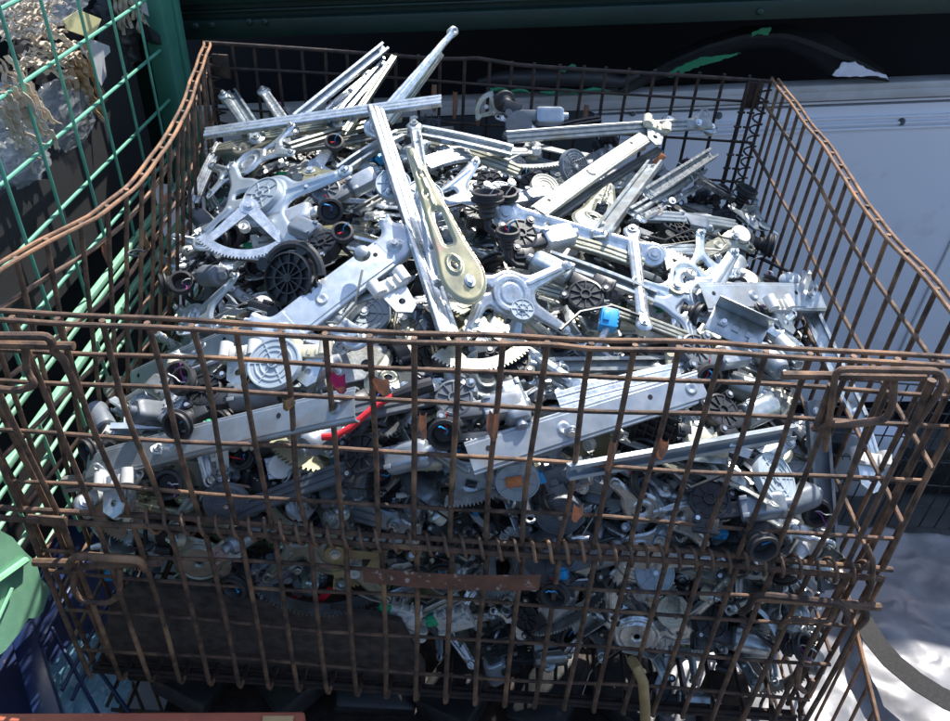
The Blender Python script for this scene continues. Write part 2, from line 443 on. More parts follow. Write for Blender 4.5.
# white lorry side behind
wc = empty('white_lorry_body', (1.6, 1.5, -1.45))
def wobj(name, bm, m, **k):
    o = obj(name, bm, m, wc, **k); o.matrix_parent_inverse = wc.matrix_basis.inverted(); return o
def wt(vs, k=.106, x0=.79):
    for v in vs: v.co.z += k * (v.co.x - x0)
b = BM(); wt(box(b, (1.4, 1.56, -0.86), (4.6, 0.08, 1.10))); wobj('side_panel', b, 'wall', smooth=False)
b = BM()
wt(box(b, (1.4, 1.535, -0.268), (4.6, 0.10, 0.026), 0.004))
wt(box(b, (1.4, 1.51, -0.247), (4.6, 0.05, 0.022), 0.006))
wobj('top_rail', b, 'ledge')
b = BM()
for z in (-0.296, -0.344, -0.362, -0.376): wt(box(b, (1.4, 1.516, z), (4.6, 0.012, 0.007), 0.002))
wobj('trim_strip', b, 'wall')
for px, py in ((633, 113), (719, 116), (902, 122), (520, 112)):
    b = BM(); lathe(b, [(0, -0.008), (0.005, -0.008), (0.009, -0.003), (0.011, 0.006)], on(px, py, 1, 1.516), 'Y', 14); wobj('screw', b, 'motor_dark')
b = BM(); p0, p1 = on(250, 98, 1, 1.49), on(598, 118, 1, 1.49)
ol = [(p0.x, -0.80), (p1.x, -0.80), (p1.x, p1.z - .02), (p1.x - .012, p1.z + .008), (p1.x - .05, p1.z + .018), (p0.x, p1.z + .018 - .106 * (p1.x - p0.x))]
extr(b, ol, 0, 0.02, mtx=Matrix(((1, 0, 0, 0), (0, 0, 1, 1.488), (0, 1, 0, 0), (0, 0, 0, 1))))
wobj('dark_window_panel', b, 'wall_dark')
b = BM(); box(b, (1.4, 1.72, -0.80), (4.6, 0.02, 1.0)); box(b, (1.4, 2.35, -0.3), (4.6, 0.04, 1.6)); wobj('dark_gap_backdrop', b, 'void', smooth=False)  # black backdrop sheets stand in for the deep shade of the gap
b = BM(); box(b, (2.05, 1.519, -.90), (.006, .006, 1.0)); wobj('panel_seam', b, 'ledge')
b = BM(); box(b, (1.4, 1.62, -1.38), (4.6, 0.05, 0.3)); wobj('dark_void_sheet', b, 'void', smooth=False)  # black strip painted for the dark void below the wall
tag(wc, 'white lorry body side with stained top rail behind the rusty cage', 'lorry body')

# container added unseen behind the viewer to block low sky and darken reflections
ac = empty('added_sky_blocker', (.5, -3.6, -1.5))
M['blocker_navy'] = mat('blocker_navy_paint', (.02, .032, .05), .6, 0, (.015, .024, .04), 6)  # navy picked for cool dark reflections in the metal
b = BM(); box(b, (.5, -3.9, -.15), (9, 1.2, 2.7)); o = obj('container_side', b, 'blocker_navy', ac, smooth=False); o.matrix_parent_inverse = ac.matrix_basis.inverted()
b = BM()
for k in range(30): box(b, (-3.9 + .3 * k, -3.285, -.15), (.14, .05, 2.5), .01)
o = obj('blocker_ribs', b, 'blocker_navy', ac); o.matrix_parent_inverse = ac.matrix_basis.inverted()
tag(ac, 'dark ribbed container shape added unseen behind the viewer to block low sky', 'container')

# torn black bumper lying in the dark gap
def bumper():
    root = empty('torn_bumper', (1.1, 1.40, -0.1))
    def bo(n, bm, m): 
        o = obj(n, bm, m, root); o.matrix_parent_inverse = root.matrix_basis.inverted(); return o
    top = [(618, 88), (640, 72), (672, 52), (705, 38), (745, 26), (790, 24), (828, 33), (860, 52), (885, 70), (889, 78)]
    bot = [(622, 96), (648, 84), (676, 74), (710, 60), (745, 51), (782, 51), (808, 62), (832, 77), (866, 79), (889, 82)]
    b = BM(); n = 40; rows = []
    def ip(l, t):
        xs = [q[0] for q in l]; x = xs[0] + (xs[-1] - xs[0]) * t
        return x, float(np.interp(x, xs, [q[1] for q in l]))
    for i in range(n + 1):
        a, c = ip(top, i / n), ip(bot, i / n); r = []
        for k in range(7):
            u = k / 6
            yy = 1.46 - 0.05 * math.sin(math.pi * u) + 0.03 * u
            r.append(b.verts.new(on(a[0] + (c[0] - a[0]) * u, a[1] + (c[1] - a[1]) * u, 1, yy)))
        rows.append(r)
    for r0, r1 in zip(rows, rows[1:]):
        for k in range(6): b.faces.new((r0[k], r0[k + 1], r1[k + 1], r1[k]))
    bmesh.ops.solidify(b, geom=b.faces[:], thickness=0.006)
    bo('bumper_skin', b, 'bumper')
    rnd = random.Random(4)
    def patch(cpts, m, y=1.40, nm='paint_patch'):
        b = BM(); pts = []
        for (x0, y0), (x1, y1) in zip(cpts, cpts[1:] + cpts[:1]):
            k = max(2, int(math.hypot(x1 - x0, y1 - y0) / 3))
            for i in range(k): pts.append((x0 + (x1 - x0) * i / k + rnd.uniform(-.9, .9), y0 + (y1 - y0) * i / k + rnd.uniform(-.7, .7)))
        q = [on(*p, 1, y) for p in pts]
        extr(b, [(v.x, v.z) for v in q], 0, 0.004, mtx=Matrix(((1, 0, 0, 0), (0, 0, 1, y), (0, 1, 0, 0), (0, 0, 0, 1))))
        bo(nm, b, m)
    patch([(833, 76), (842, 63), (855, 62), (868, 70), (886, 75), (889, 80), (878, 76), (850, 77)], 'bumper_white', nm='torn_edge')
    patch([(662, 75), (682, 66), (700, 58), (742, 53), (722, 60), (700, 66), (672, 78)], 'bumper_green')
    patch([(751, 33), (760, 29), (772, 27), (768, 36), (758, 34), (752, 37)], 'bumper_green')
    tag(root, 'torn black plastic bumper with green and white flakes behind cage corner', 'bumper')
bumper()
def bumper2():
    root = empty('crushed_plastic_tube', (0.75, 1.42, -0.12))
    pts = [on(x, y, 1, 1.43) for x, y in ((478, 82), (500, 78), (530, 78), (560, 77), (600, 78), (622, 82), (640, 74))]
    b = BM(); tube(b, pts, 0.03, 14, radii=[.008, .018, .022, .023, .022, .015, .008])
    o = obj('tube_body', b, 'bumper', root); o.matrix_parent_inverse = root.matrix_basis.inverted()
    for (x0, y0, x1, y1) in ((486, 88, 530, 92), (560, 70, 575, 66), (540, 92, 610, 90)):
        b = BM(); q = [on(x0 + (x1 - x0) * t + 2 * math.sin(t * 9), y0 + (y1 - y0) * t + 1.5 * math.sin(t * 14), 1, 1.40) for t in np.linspace(0, 1, 9)]
        tube(b, q, .004, 6, radii=[.002, .006, .007, .004, .007, .005, .006, .003, .001]); o = obj('green_flake', b, 'bumper_green', root); o.matrix_parent_inverse = root.matrix_basis.inverted()
    tag(root, 'crushed black plastic tube with green paint flakes behind the back wires', 'car part')
bumper2()

# grey tarpaulin bag on the right with its strap
def tarp():
    b = BM(); n = 150
    rnd = random.Random(3); waves = [(rnd.uniform(-60, 60), rnd.uniform(-60, 60), rnd.uniform(0, 6), rnd.uniform(.0004, .0014)) for _ in range(26)]
    x0, x1, y0, y1 = 0.95, 2.6, -0.7, 0.62
    V = [[None] * (n + 1) for _ in range(n + 1)]
    for i in range(n + 1):
        for j in range(n + 1):
            x = x0 + (x1 - x0) * i / n; y = y0 + (y1 - y0) * j / n
            z = -0.90 + sum(a * math.sin(p * x + q * y + f) for p, q, f, a in waves)
            z += 0.012 * abs(math.sin(9 * (x - y * .6) + 1.2 * math.sin(5 * y))) ** 3 + .006 * abs(math.sin(17 * (x * .5 + y) + 2 * math.sin(4 * x))) ** 5
            ed = min((x - x0), (x1 - x), (y1 - y)) 
            z -= 0.60 * max(0, 1 - ed / 0.05) ** 1.5
            V[i][j] = b.verts.new((x, y, z))
    for i in range(n):
        for j in range(n): b.faces.new((V[i][j], V[i + 1][j], V[i + 1][j + 1], V[i][j + 1]))
    bmesh.ops.subdivide_edges(b, edges=b.edges[:], cuts=0)
    root = empty('tarpaulin_bag', (1.7, 0, -0.97))
    o = obj('woven_top', b, 'tarp', root, sharp=80); o.matrix_parent_inverse = root.matrix_basis.inverted()
    # strap arching over it
    b = BM(); ctr = [on(x, y, 2, -0.84) for x, y in ((861, 600), (863, 620), (872, 645), (888, 668), (912, 688), (940, 702), (985, 716), (1030, 724))]
    pr = None
    for k, p in enumerate(ctr):
        t = (ctr[min(k + 1, len(ctr) - 1)] - ctr[max(k - 1, 0)]); t.z = 0; t.normalize(); s = Vector((-t.y, t.x, 0)) * 0.023
        z = Vector((0, 0, [-.03, 0, .02, .03, .03, .02, .0, -.02][k] * .8))
        q = [b.verts.new(p + z + s), b.verts.new(p + z - s), b.verts.new(p + z - s - Vector((0, 0, .002))), b.verts.new(p + z + s - Vector((0, 0, .002)))]
        if pr:
            for m in range(4): b.faces.new((pr[m], pr[(m + 1) % 4], q[(m + 1) % 4], q[m]))
        pr = q
    o = obj('lifting_strap', b, 'strap', root); o.matrix_parent_inverse = root.matrix_basis.inverted()
    tag(root, 'silver grey woven bulk bag with dark lifting strap right of the cage', 'bulk bag')
tarp()

def pxy(p):
    v = CR.transposed() @ (Vector(p) - CAMP)
    return 475 + FPX * v.x / -v.z, 360.5 - FPX * v.y / -v.z
def grid_wires(bm, P, nu, nv, ru, rv, us=None, vs=None):
    """P(u,v)->point; wires along u at vs, along v at us"""
    for v in vs: tube(bm, [P(u, v) for u in np.linspace(0, 1, nu)], ru, 6)
    for u in us: tube(bm, [P(u, v) for v in np.linspace(0, 1, nv)], rv, 6)

# grey wire cage to the right, further off
def grey_cage():
    root = empty('grey_wire_cage', (2.2, 1.15, -1.48))
    X0, X1, Y, Z0, Z1 = 1.40, 2.75, 1.12, -1.48, -.88
    def g2(n, b, m='cage_grey'):
        o = obj(n, b, m, root); o.matrix_parent_inverse = root.matrix_basis.inverted()
    b = BM(); grid_wires(b, lambda u, v: Vector((X0 + (X1 - X0) * u, Y, Z0 + (Z1 - Z0) * v)), 2, 2, .0026, .0026, np.linspace(0, 1, 27), (0, .17, .33, .5, .66, .83, 1)); g2('front_panel', b)
    b = BM(); pts = []
    for i in range(60 * 8):
        a = i / 8 * 2 * math.pi; pts.append((X0 + (X1 - X0) * i / 480, Y - .002 + .010 * math.cos(a), Z0 + (Z1 - Z0) * .5 + .010 * math.sin(a)))
    tube(b, pts, .0016, 5); g2('hinge_coil', b)
    b = BM(); grid_wires(b, lambda u, v: Vector((X0, Y + .5 * u, Z0 + (Z1 - Z0) * v)), 2, 2, .0026, .0026, np.linspace(0, 1, 8), (0, .17, .33, .5, .66, .83, 1)); g2('side_panel', b)
    tag(root, 'grey wire mesh cage in shade at the right edge behind the bag', 'wire cage')
    b = BM(); box(b, (2.15, 1.36, -1.38), (1.3, .16, .22), .03); o = obj('dark_interior_block', b, 'black'); tag(o, 'black block standing in for the dark inside of the grey cage', 'dark block')  # black box painted for the dark interior of the cage
    b = BM(); lathe(b, [(.0, 0), (.07, 0), (.085, .02), (.09, .25), (.07, .27), (0, .27)], (1.90, 1.20, -1.40), 'Z', 24, 1, .5); o = obj('plastic_jug', b, 'wall'); tag(o, 'pale plastic jug standing inside the shaded grey cage', 'jug')
grey_cage()

# mint green mesh container on the left
LX = -0.15
def mint_container():
    root = empty('green_mesh_container', (LX, 0.5, -0.45))
    def g2(n, b, m):
        o = obj(n, b, m, root); o.matrix_parent_inverse = root.matrix_basis.inverted(); return o
    b = BM()
    for z in (.285, .17, .055, -.06, -.175, -.29): tube(b, [(LX - .005, -.5, z + .002 * math.sin(z * 60)), (LX - .005, .3, z), (LX - .005, 1.12, z - .002)], .0036, 8)
    for k in range(15):
        y = .66 + .122 * (k - 9); 
        if y > 1.09: continue
        tube(b, [(LX + .004, y, .33), (LX + .004, y, -.355)], .0032, 8)
    g2('mesh_panel', b, 'mint')
    b = BM(); box(b, (LX + .0, .3, -.367), (.012, 1.66, .013), .002); box(b, (LX + .004, .3, -.386), (.006, 1.66, .010), .002); g2('bottom_rail', b, 'mint_light')
    b = BM(); box(b, (LX - .01, 1.17, -.02), (.05, .09, .80), .004); box(b, (LX + .018, 1.20, -.02), (.012, .03, .80), .003); g2('corner_post', b, 'green_post')
    b = BM(); box(b, (LX - .3, 1.2, .02), (.5, .03, .9)); g2('end_panel', b, 'green_dark')
    tag(root, 'mint green mesh container holding cardboard and black trim left of cage', 'mesh container')
    r2 = empty('pale_green_mesh_container', (LX, .4, -.97))
    def g3(n, b, m):
        o = obj(n, b, m, r2); o.matrix_parent_inverse = r2.matrix_basis.inverted(); return o
    b = BM(); box(b, (LX + .0, .35, -.455), (.013, 1.5, .014), .002); box(b, (LX + .006, .35, -.478), (.006, 1.5, .008), .002); g3('top_rail', b, 'mint_light')
    b = BM()
    for z in (-.53, -.60, -.67): tube(b, [(LX, .0, z), (LX, 1.1, z)], .004, 8)
    for k in range(9): tube(b, [(LX + .005, .16 + .122 * k, -.45), (LX + .005, .16 + .122 * k, -.74)], .0036, 8)
    g3('mesh_panel', b, 'mint_light')
    b = BM(); ol = [on(x, y, 0, LX + .02) for x, y in ((-60, 500), (0, 532), (9, 537), (21, 551), (33, 562), (37, 577), (47, 589), (40, 611), (34, 618), (25, 618), (18, 630), (2, 650), (-60, 700))]
    extr(b, [(v.y, v.z) for v in ol], 0, .006, mtx=Matrix(((0, 0, 1, LX + .02), (1, 0, 0, 0), (0, 1, 0, 0), (0, 0, 0, 1)))); g3('gusset_plate', b, 'mint_light')
    b = BM(); q0, q1 = on(-30, 600, 0, LX + .03), on(26, 560, 0, LX + .03); tube(b, [q0, q1], .006, 6); q0, q1 = on(-20, 660, 0, LX + .03), on(12, 588, 0, LX + .03); tube(b, [q0, q1], .003, 6); g3('pressed_fold', b, 'mint_light')
    tag(r2, 'pale green mesh container frame with cut gusset plate at lower left', 'mesh container')
mint_container()

def felt_boards():
    for nm, lab, pts, x in (
        ('trim_board', 'black felt trim board standing upright inside green container nearest the camera', [(-.35, -.35), (.62, -.35), (.62, -.20), (.60, -.14), (.52, -.105), (.44, -.10), (.40, -.15), (.34, -.16), (.2, -.16), (-.35, -.15)], LX - .05),
        ('trim_board', 'black felt trim board with rounded corner beside the green corner post', [(.56, -.35), (1.09, -.35), (1.09, .005), (1.06, .03), (1.0, .03), (.94, -.03), (.76, -.075), (.66, -.12), (.6, -.2)], LX - .07)):
        b = BM(); q = []
        for (a, c) in pts: q.append((a, c))
        extr(b, q, 0, .012, mtx=Matrix(((0, 0, 1, x), (1, 0, 0, 0), (0, 1, 0, 0), (0, 0, 0, 1))))
        root = empty(nm, (x, pts[0][0], -.35)); o = obj('felt_panel', b, 'felt', root); o.matrix_parent_inverse = root.matrix_basis.inverted()
        if x < LX - .06:
            b = BM(); p = on(125, 77, 0, x + .016); box(b, p, (.003, .03, .008), 0, None); o = obj('white_tag', b, 'white', root); o.matrix_parent_inverse = root.matrix_basis.inverted()
        tag(root, lab, 'trim panel')
    b = BM(); box(b, (LX - .16, .4, -.6), (.02, 1.7, .75)); box(b, (LX - .5, .4, -.2), (.02, 1.7, .7)); box(b, (LX-.33, .4, -.36), (.36, 1.7, .01))
    tag(obj('dark_liner', b, 'felt', smooth=False), 'dark liner sheets standing behind the boards in the green container', 'liner')
felt_boards()

# crumpled plastic film
def crumple(name, c, s, m, seed, label, cat='plastic bag', sub=5, amp=.13):
    rnd = random.Random(seed); b = BM()
    bmesh.ops.create_icosphere(b, subdivisions=sub, radius=1)
    ws = [(Vector((rnd.gauss(0, 1), rnd.gauss(0, 1), rnd.gauss(0, 1))).normalized() * rnd.uniform(4, 30), rnd.uniform(0, 6), rnd.uniform(.4, 1.6)) for _ in range(26)]
    for v in b.verts:
        d = v.co.copy(); k = 1
        for wv, f, a in ws: k += amp * a * (abs(math.sin(wv.dot(d) + f)) - .6) * 3.2 / wv.length
        v.co = Vector((d.x * k * s[0], d.y * k * s[1], d.z * k * s[2]))
    o = obj(name, b, m, sharp=25); o.location = c
    return tag(o, label, cat)
crumple('plastic_bag', on(62, 118, 0, LX - .08), (.04, .10, .065), 'bag', 5, 'clear crumpled plastic bag below the cardboard in green container')
crumple('plastic_bag', on(5, 130, 0, LX - .10), (.05, .10, .075), 'bag', 6, 'clear plastic film bag at the left edge under shredded cardboard')
crumple('plastic_bag', on(40, 0, 0, LX - .10), (.06, .16, .045), 'bag', 7, 'clear plastic bag lying on top of the cardboard at top left')
crumple('plastic_bag', on(12, 165, 0, LX - .07), (.04, .09, .05), 'bag', 8, 'dusty clear plastic bag lowest at the left edge')
crumple('black_bag', on(112, 40, 0, LX - .10), (.05, .07, .07), 'rubber', 9, 'glossy black plastic bag beside the cardboard near the green post')
crumple('black_bag', on(70, 60, 0, LX - .16), (.05, .25, .10), 'felt', 10, 'dull black bag behind the crumpled paper in green container')

def strips(name, c, n, ln, yaw, m, seed, label, drop=0.06, w=.006, spread=.16):
    rnd = random.Random(seed); b = BM()
    for i in range(n):
        u = (i / n - .5)
        p = Vector((rnd.uniform(-.02, .02), u * spread + rnd.gauss(0, .006), rnd.gauss(0, .016)))
        d = Vector((rnd.gauss(0, .12), math.sin(yaw) + rnd.gauss(0, .12), -math.cos(yaw) + rnd.gauss(0, .12))).normalized()
        L = ln * rnd.uniform(.7, 1.15); k = 14; pr = None; ph = rnd.uniform(0, 6); fr = rnd.uniform(55, 80)
        side = Vector((rnd.uniform(.3, 1), rnd.uniform(-.4, .4), rnd.uniform(-.3, .3))).normalized()
        nn = d.cross(side).normalized()
        for j in range(k + 1):
            s = L * j / k
            q = p + d * s + nn * (.0035 * math.sin(fr * 4 * s + ph)) + Vector((0, 0, -drop * (j / k) ** 2)) + side * (.004 * math.sin(fr * s))
            a = [b.verts.new(q + side * w), b.verts.new(q - side * w), b.verts.new(q - side * w + nn * .0016), b.verts.new(q + side * w + nn * .0016)]
            if pr:
                for t in range(4): b.faces.new((pr[t], pr[(t + 1) % 4], a[(t + 1) % 4], a[t]))
            pr = a
    o = obj(name, b, m, sharp=50); o.location = c
    return tag(o, label, 'cardboard', 'shredded cardboard in the green container')
strips('shredded_cardboard', on(8, 80, 0, LX - .01), 20, .125, .55, 'kraft', 1, 'wavy shredded cardboard clump hanging over the wires at left edge', .02, w=.0042, spread=.085)
strips('shredded_cardboard', on(34, 52, 0, LX - .04), 34, .10, 1.35, 'kraft', 2, 'tangled pale cardboard strips in the middle of the top left clump', .01, w=.0035, spread=.11)
strips('shredded_cardboard', on(76, 62, 0, LX - .05), 18, .105, .35, 'kraft_dark', 3, 'brown shredded cardboard falling beside the clear bag', .02, w=.0045, spread=.06)
strips('shredded_cardboard', on(122, -8, 0, LX - .03), 12, .07, .5, 'kraft', 4, 'small cardboard tuft at top near the green post', .02, w=.004, spread=.05)
strips('shredded_cardboard', on(14, 12, 0, LX - .06), 40, .10, 1.5, 'kraft', 5, 'fine pale cardboard shreds at the top left corner', .01, w=.0018, spread=.12)
def sheet_card(nm, pts, x, m, lab, cat):
    b = BM(); q = [on(*p, 0, x) for p in pts]
    extr(b, [(v.y, v.z) for v in q], 0, .003, mtx=Matrix(((0, 0, 1, x), (1, 0, 0, 0), (0, 1, 0, 0), (0, 0, 0, 1))))
    tag(obj(nm, b, m), lab, cat)
sheet_card('yellow_paper', [(62, 20), (78, 10), (100, 19), (92, 39), (66, 30)], LX - .05, 'paper_yellow', 'pale yellow paper sheet between the cardboard strips', 'paper')
sheet_card('white_card', [(75, 42), (90, 39), (108, 46), (109, 52), (103, 58), (105, 76), (100, 86), (88, 60)], LX - .06, 'paper_white', 'whitish shaped card behind the green wires beside cardboard', 'card')
sheet_card('grey_card', [(131, 0), (158, 4), (148, 17), (136, 8)], LX - .02, 'paper_white', 'small grey card at the top beside the green post', 'card')
b = BM(); q = [on(*p, 0, LX - .015) for p in ((140, 24), (160, 40), (165, 45), (160, 47), (146, 40))]
extr(b, [(v.y, v.z) for v in q], 0, .02, mtx=Matrix(((0, 0, 1, LX - .02), (1, 0, 0, 0), (0, 1, 0, 0), (0, 0, 0, 1)))); tag(obj('plastic_shard', b, 'black'), 'pointed black plastic shard in front of the green post', 'plastic piece')

# blue container low on the left, its wires and the bag in it
def blue_container():
    root = empty('blue_mesh_container', (-.2, .1, -.97))
    def g2(n, b, m):
        o = obj(n, b, m, root); o.matrix_parent_inverse = root.matrix_basis.inverted(); return o
    def beam(px0, px1, z, wd, h):
        a, c = on(*px0, 2, z), on(*px1, 2, z); d = (c - a); b = BM(); n = Vector((0, 0, 1))
        s = d.cross(n).normalized()
        box(b, (0, 0, 0), (d.length, wd, h), .004, frame((a + c) / 2, d, n)); return b
    g2('top_beam', beam((18, 612), (58, 745), -.80, .040, .05), 'blue_steel')
    g2('side_rail', beam((36, 650), (84, 560), -.80, .012, .012), 'blue_steel')
    b = BM()
    for (p, q) in (((52, 628), (102, 721)), ((62, 690), (120, 580)), ((72, 700), (140, 560)), ((85, 650), (135, 721))): tube(b, [on(*p, 2, -.80), on(*q, 2, -.80)], .0035, 8)
    g2('mesh_wires', b, 'blue_steel')
    b = BM(); box(b, (-.26, .05, -.905), (.44, .9, .01)); g2('floor_sheet', b, 'blue_steel')
    tag(root, 'dark blue mesh container with chipped beam at bottom left', 'mesh container')
    crumple('plastic_bag', on(88, 682, 2, -.86), (.075, .10, .028), 'blue_bag', 21, 'shiny blue plastic film inside the blue container at bottom left')
blue_container()

# red beam at the bottom edge, near the viewer
def red_beam():
    root = empty('red_steel_beam', (.1, -.12, -.70))
    a, c = on(-80, 713, 2, -.60), on(305, 711, 2, -.60)
    d = c - a; mid = (a + c) / 2; s = Vector((0, 0, 1))
    b = BM(); y = Vector((-d.y, d.x, 0)).normalized()
    box(b, (0, -.045, -.02), (d.length, .09, .04), .004, frame(mid, d, s))
    o = obj('beam', b, 'red_steel', root); o.matrix_parent_inverse = root.matrix_basis.inverted()
    b = BM(); p = on(279, 715, 2, -.598); box(b, (0, -.03, 0.002), (.044, .055, .001), 0, frame(p, d, s)); o = obj('paper_sticker', b, 'sticker', root); o.matrix_parent_inverse = root.matrix_basis.inverted()
    b = BM(); f = frame(p, d, s); tube(b, [f @ Vector((.008 * math.cos(t), -.014 + .006 * math.sin(t), .0035)) for t in np.linspace(.4, 5.2, 14)], .0012, 5); o = obj('ink_mark', b, 'black', o); o.matrix_parent_inverse = root.matrix_basis.inverted()
    tag(root, 'faded red steel beam with tan sticker along the bottom left edge', 'beam')
red_beam()

# =================================================================== THE RUSTY CAGE
W, D, H = 1.2, 1.0, 0.745
def fy(x, z):      # the front panel leans a little; more so at the rim
    k = 1 + z / .35 if z > -.35 else 0
    return (-.020 + .042 * x / 1.2) * k + .003 * math.sin(9 * x + 20 * z)
BU = ([0, .07, .15, .22, .31, .45, .6, .8, .965, 1.0], [.005, .035, .062, .092, .108, .104, .085, .045, .012, 0])
def lx(y, z):
    k = max(0, 1 + z / .5)
    return float(np.interp(y, *BU)) * k
def rx_(y, z):
    k = max(0, 1 + z / .5)
    return 1.2 + (.006 * math.exp(-((y - .62) / .07) ** 2) - .010 * math.exp(-((y - .3) / .2) ** 2)) * k
def by(x, z): return 1.0 + .004 * math.sin(7 * x)
cage = empty('wire_mesh_cage', (.6, .5, -.86))
def cobj(n, b, m='rust', parent=None):
    o = obj(n, b, m, parent or cage)
    o.matrix_parent_inverse = cage.matrix_basis.inverted() if parent is None else Matrix()
    return o
rnd = random.Random(11)
xsW = [i * .05 for i in range(25)]
# front, upper half
b = BM()
for dy in (-.0075, .0075):
    def zr(x, dy=dy): return (.0015 if dy < 0 else .003) + .0035 * math.exp(-((x - .70) / .03) ** 2) * (1 if dy < 0 else -.2) + .001 * math.sin(23 * x)
    tube(b, [(x, fy(x, 0) + dy + .001 * math.sin(31 * x), zr(x)) for x in np.linspace(-.02, 1.225, 40)], .0032, 8)
cobj('top_rim', b, 'rust')
def vwire(b, x, z0, z1, k=12, seed=0):
    r = random.Random(seed); a = r.uniform(-.004, .004); c = r.uniform(-.003, .003)
    tube(b, [(x + a * math.sin(math.pi * t) + c * math.sin(2 * math.pi * t), fy(x, z0 + (z1 - z0) * t) - (.0 if z0 > -.01 else .007) * (1), z0 + (z1 - z0) * t) for t in np.linspace(0, 1, k)], .0037, 8)
def hwire(b, z, seed, x0=-.005, x1=1.205, off=.0065, r=.0030):
    rr = random.Random(seed); f, g_ = rr.uniform(0, 6), rr.uniform(0, 6)
    tube(b, [(x, fy(x, z) + off, z + .0022 * math.sin(7 * x + f) + .0012 * math.sin(19 * x + g_)) for x in np.linspace(x0, x1, 36)], r, 8)
b = BM()
for i, x in enumerate(xsW): vwire(b, x, .0025, -.345, 12, i)
for k, z in enumerate((-.05, -.10, -.19, -.29)): hwire(b, z, 50 + k)
hwire(b, -.345, 60, -.03, 1.215, .002, .0042)
cobj('front_panel_upper', b)
# front, lower half
b = BM()
for i, x in enumerate(xsW):
    r = random.Random(100 + i); a = r.uniform(-.003, .003)
    z0 = -.357; pts = [(x + .004 + a * math.sin(math.pi * t), fy(x, z0) - .004 - .012 * t, z0 + (-.742 - z0) * t) for t in np.linspace(0, 1, 10)]
    if 0 < i: pts += [(x + .006, -.012, -.751), (x + .008, .002, -.750), (x + .010, .018, -.741), (x + .011, .03, -.735)]
    tube(b, pts, .0040, 8)
for k, z in enumerate((-.43, -.485, -.585, -.690)): hwire(b, z, 70 + k, off=.001)
hwire(b, -.360, 80, -.035, 1.205, -.004, .0045)
cobj('front_panel_lower', b)
# hinge coil
def coil(name, x0, x1, yc, zc, turns, r=.0125):
    b = BM(); n = int(turns * 12); rr = random.Random(7)
    pts = []
    for i in range(n + 1):
        a = i / 12 * 2 * math.pi; x = x0 + (x1 - x0) * i / n + .004 * math.sin(i / 37)
        pts.append((x, yc + fy(x, -.35) + r * .9 * math.cos(a), zc + r * 1.25 * math.sin(a)))
    tube(b, pts, .0026, 7); cobj(name, b, 'rust')
coil('hinge_coil', .17, 1.19, -.002, -.352, 44, .0150)
# back panel
b = BM()
for i, x in enumerate(xsW): tube(b, [(x + .003 * math.sin(i * 1.7), by(x, 0), .002), (x + .004 * math.sin(i * 2.3), by(x, 0) + .003 * math.sin(i), -.35), (x, 1.0, -.74)], .0036, 8)
for z in (-.05, -.14, -.235, -.33, -.43, -.53, -.63, -.735): tube(b, [(x, by(x, z) - .006, z + .002 * math.sin(5 * x + z * 9)) for x in np.linspace(0, 1.2, 20)], .003, 8)
cobj('back_panel', b, 'rust_shaded')
b = BM(); tube(b, [(x, by(x, 0) - .006, .001 + .008 * math.exp(-((x - .58) / .05) ** 2) - .006 * x) for x in np.linspace(-.005, 1.2, 30)], .0042, 8)
cobj('back_rim', b, 'rust_shaded')
# side panels
ysD = [i * .05 for i in range(21)]
for side, fx, nm in ((-1, lx, 'rust'), (1, rx_, 'rust')):
    b = BM(); m_rim = 'rust_orange_lit'
    for dx in (-.0065, .0065):
        tube(b, [(fx(y, 0) + dx + .0008 * math.sin(40 * y), y, .004 + .001 * math.sin(17 * y + dx) + (.014 * math.exp(-((y - .16) / .16) ** 2) if side > 0 else 0)) for y in np.linspace(-.01 if side > 0 else -.02, .985, 60)], .0030, 8)
    cobj('side_rim', b, m_rim)
    b = BM()
    for i, y in enumerate(ysD[1:-1]):
        tube(b, [(fx(y, z) + .002 * math.sin(i * 2.1), y + .002 * math.sin(i * 1.3 + z * 8), z) for z in np.linspace(.006 + (.014 * math.exp(-((y - .16) / .16) ** 2) if side > 0 else 0), -.74, 9)], .0036, 8)
    for z in (-.052, -.15, -.25, -.35, -.45, -.55, -.65, -.74):
        tube(b, [(fx(y, z) + (.006 * side if side < 0 else -.006), y, z + .0015 * math.sin(9 * y)) for y in np.linspace(0, 1, 40)], .0033, 8)
    cobj('side_panel', b, 'rust')
# corner coils with projecting wire ends at the back right, flat corner brackets
for (cx, cy) in ((1.188, .985), (.012, .985)):
    b = BM(); pts = [(cx + .012 * math.cos(a), cy + .010 * math.sin(a), -.02 - .65 * a / (2 * math.pi * 26)) for a in np.linspace(0, 2 * math.pi * 26, 26 * 8)]
    tube(b, pts, .0022, 5); cobj('corner_coil', b, 'rust_shaded')
for i, x in enumerate((1.150, 1.170)):
    b = BM()
    tube(b, [(x, .985, 0), (x, .985, -.74)], .0036, 7)
    for k in range(20): tube(b, [(x - .010, .982, -.07 - .032 * k), (x + .006, .982, -.07 - .032 * k)], .0026, 5)
    cobj('corner_rod', b, 'rust_shaded')
b = BM(); box(b, (1.168, .992, -.035), (.030, .006, .055), .001); cobj('corner_plate', b, 'rust_shaded')
b = BM(); box(b, (.028, .990, -.045), (.034, .006, .05), .001); cobj('corner_plate', b, 'rust_shaded')
# doubled corner uprights at the front
for x, y in ((1.206, .010), (1.190, .022), (-.004, .012), (.020, .02)):
    b = BM(); tube(b, [(x, y + fy(x, 0), .0), (x, y + .002, -.35), (x, y, -.745)], .004, 8); cobj('corner_upright', b)
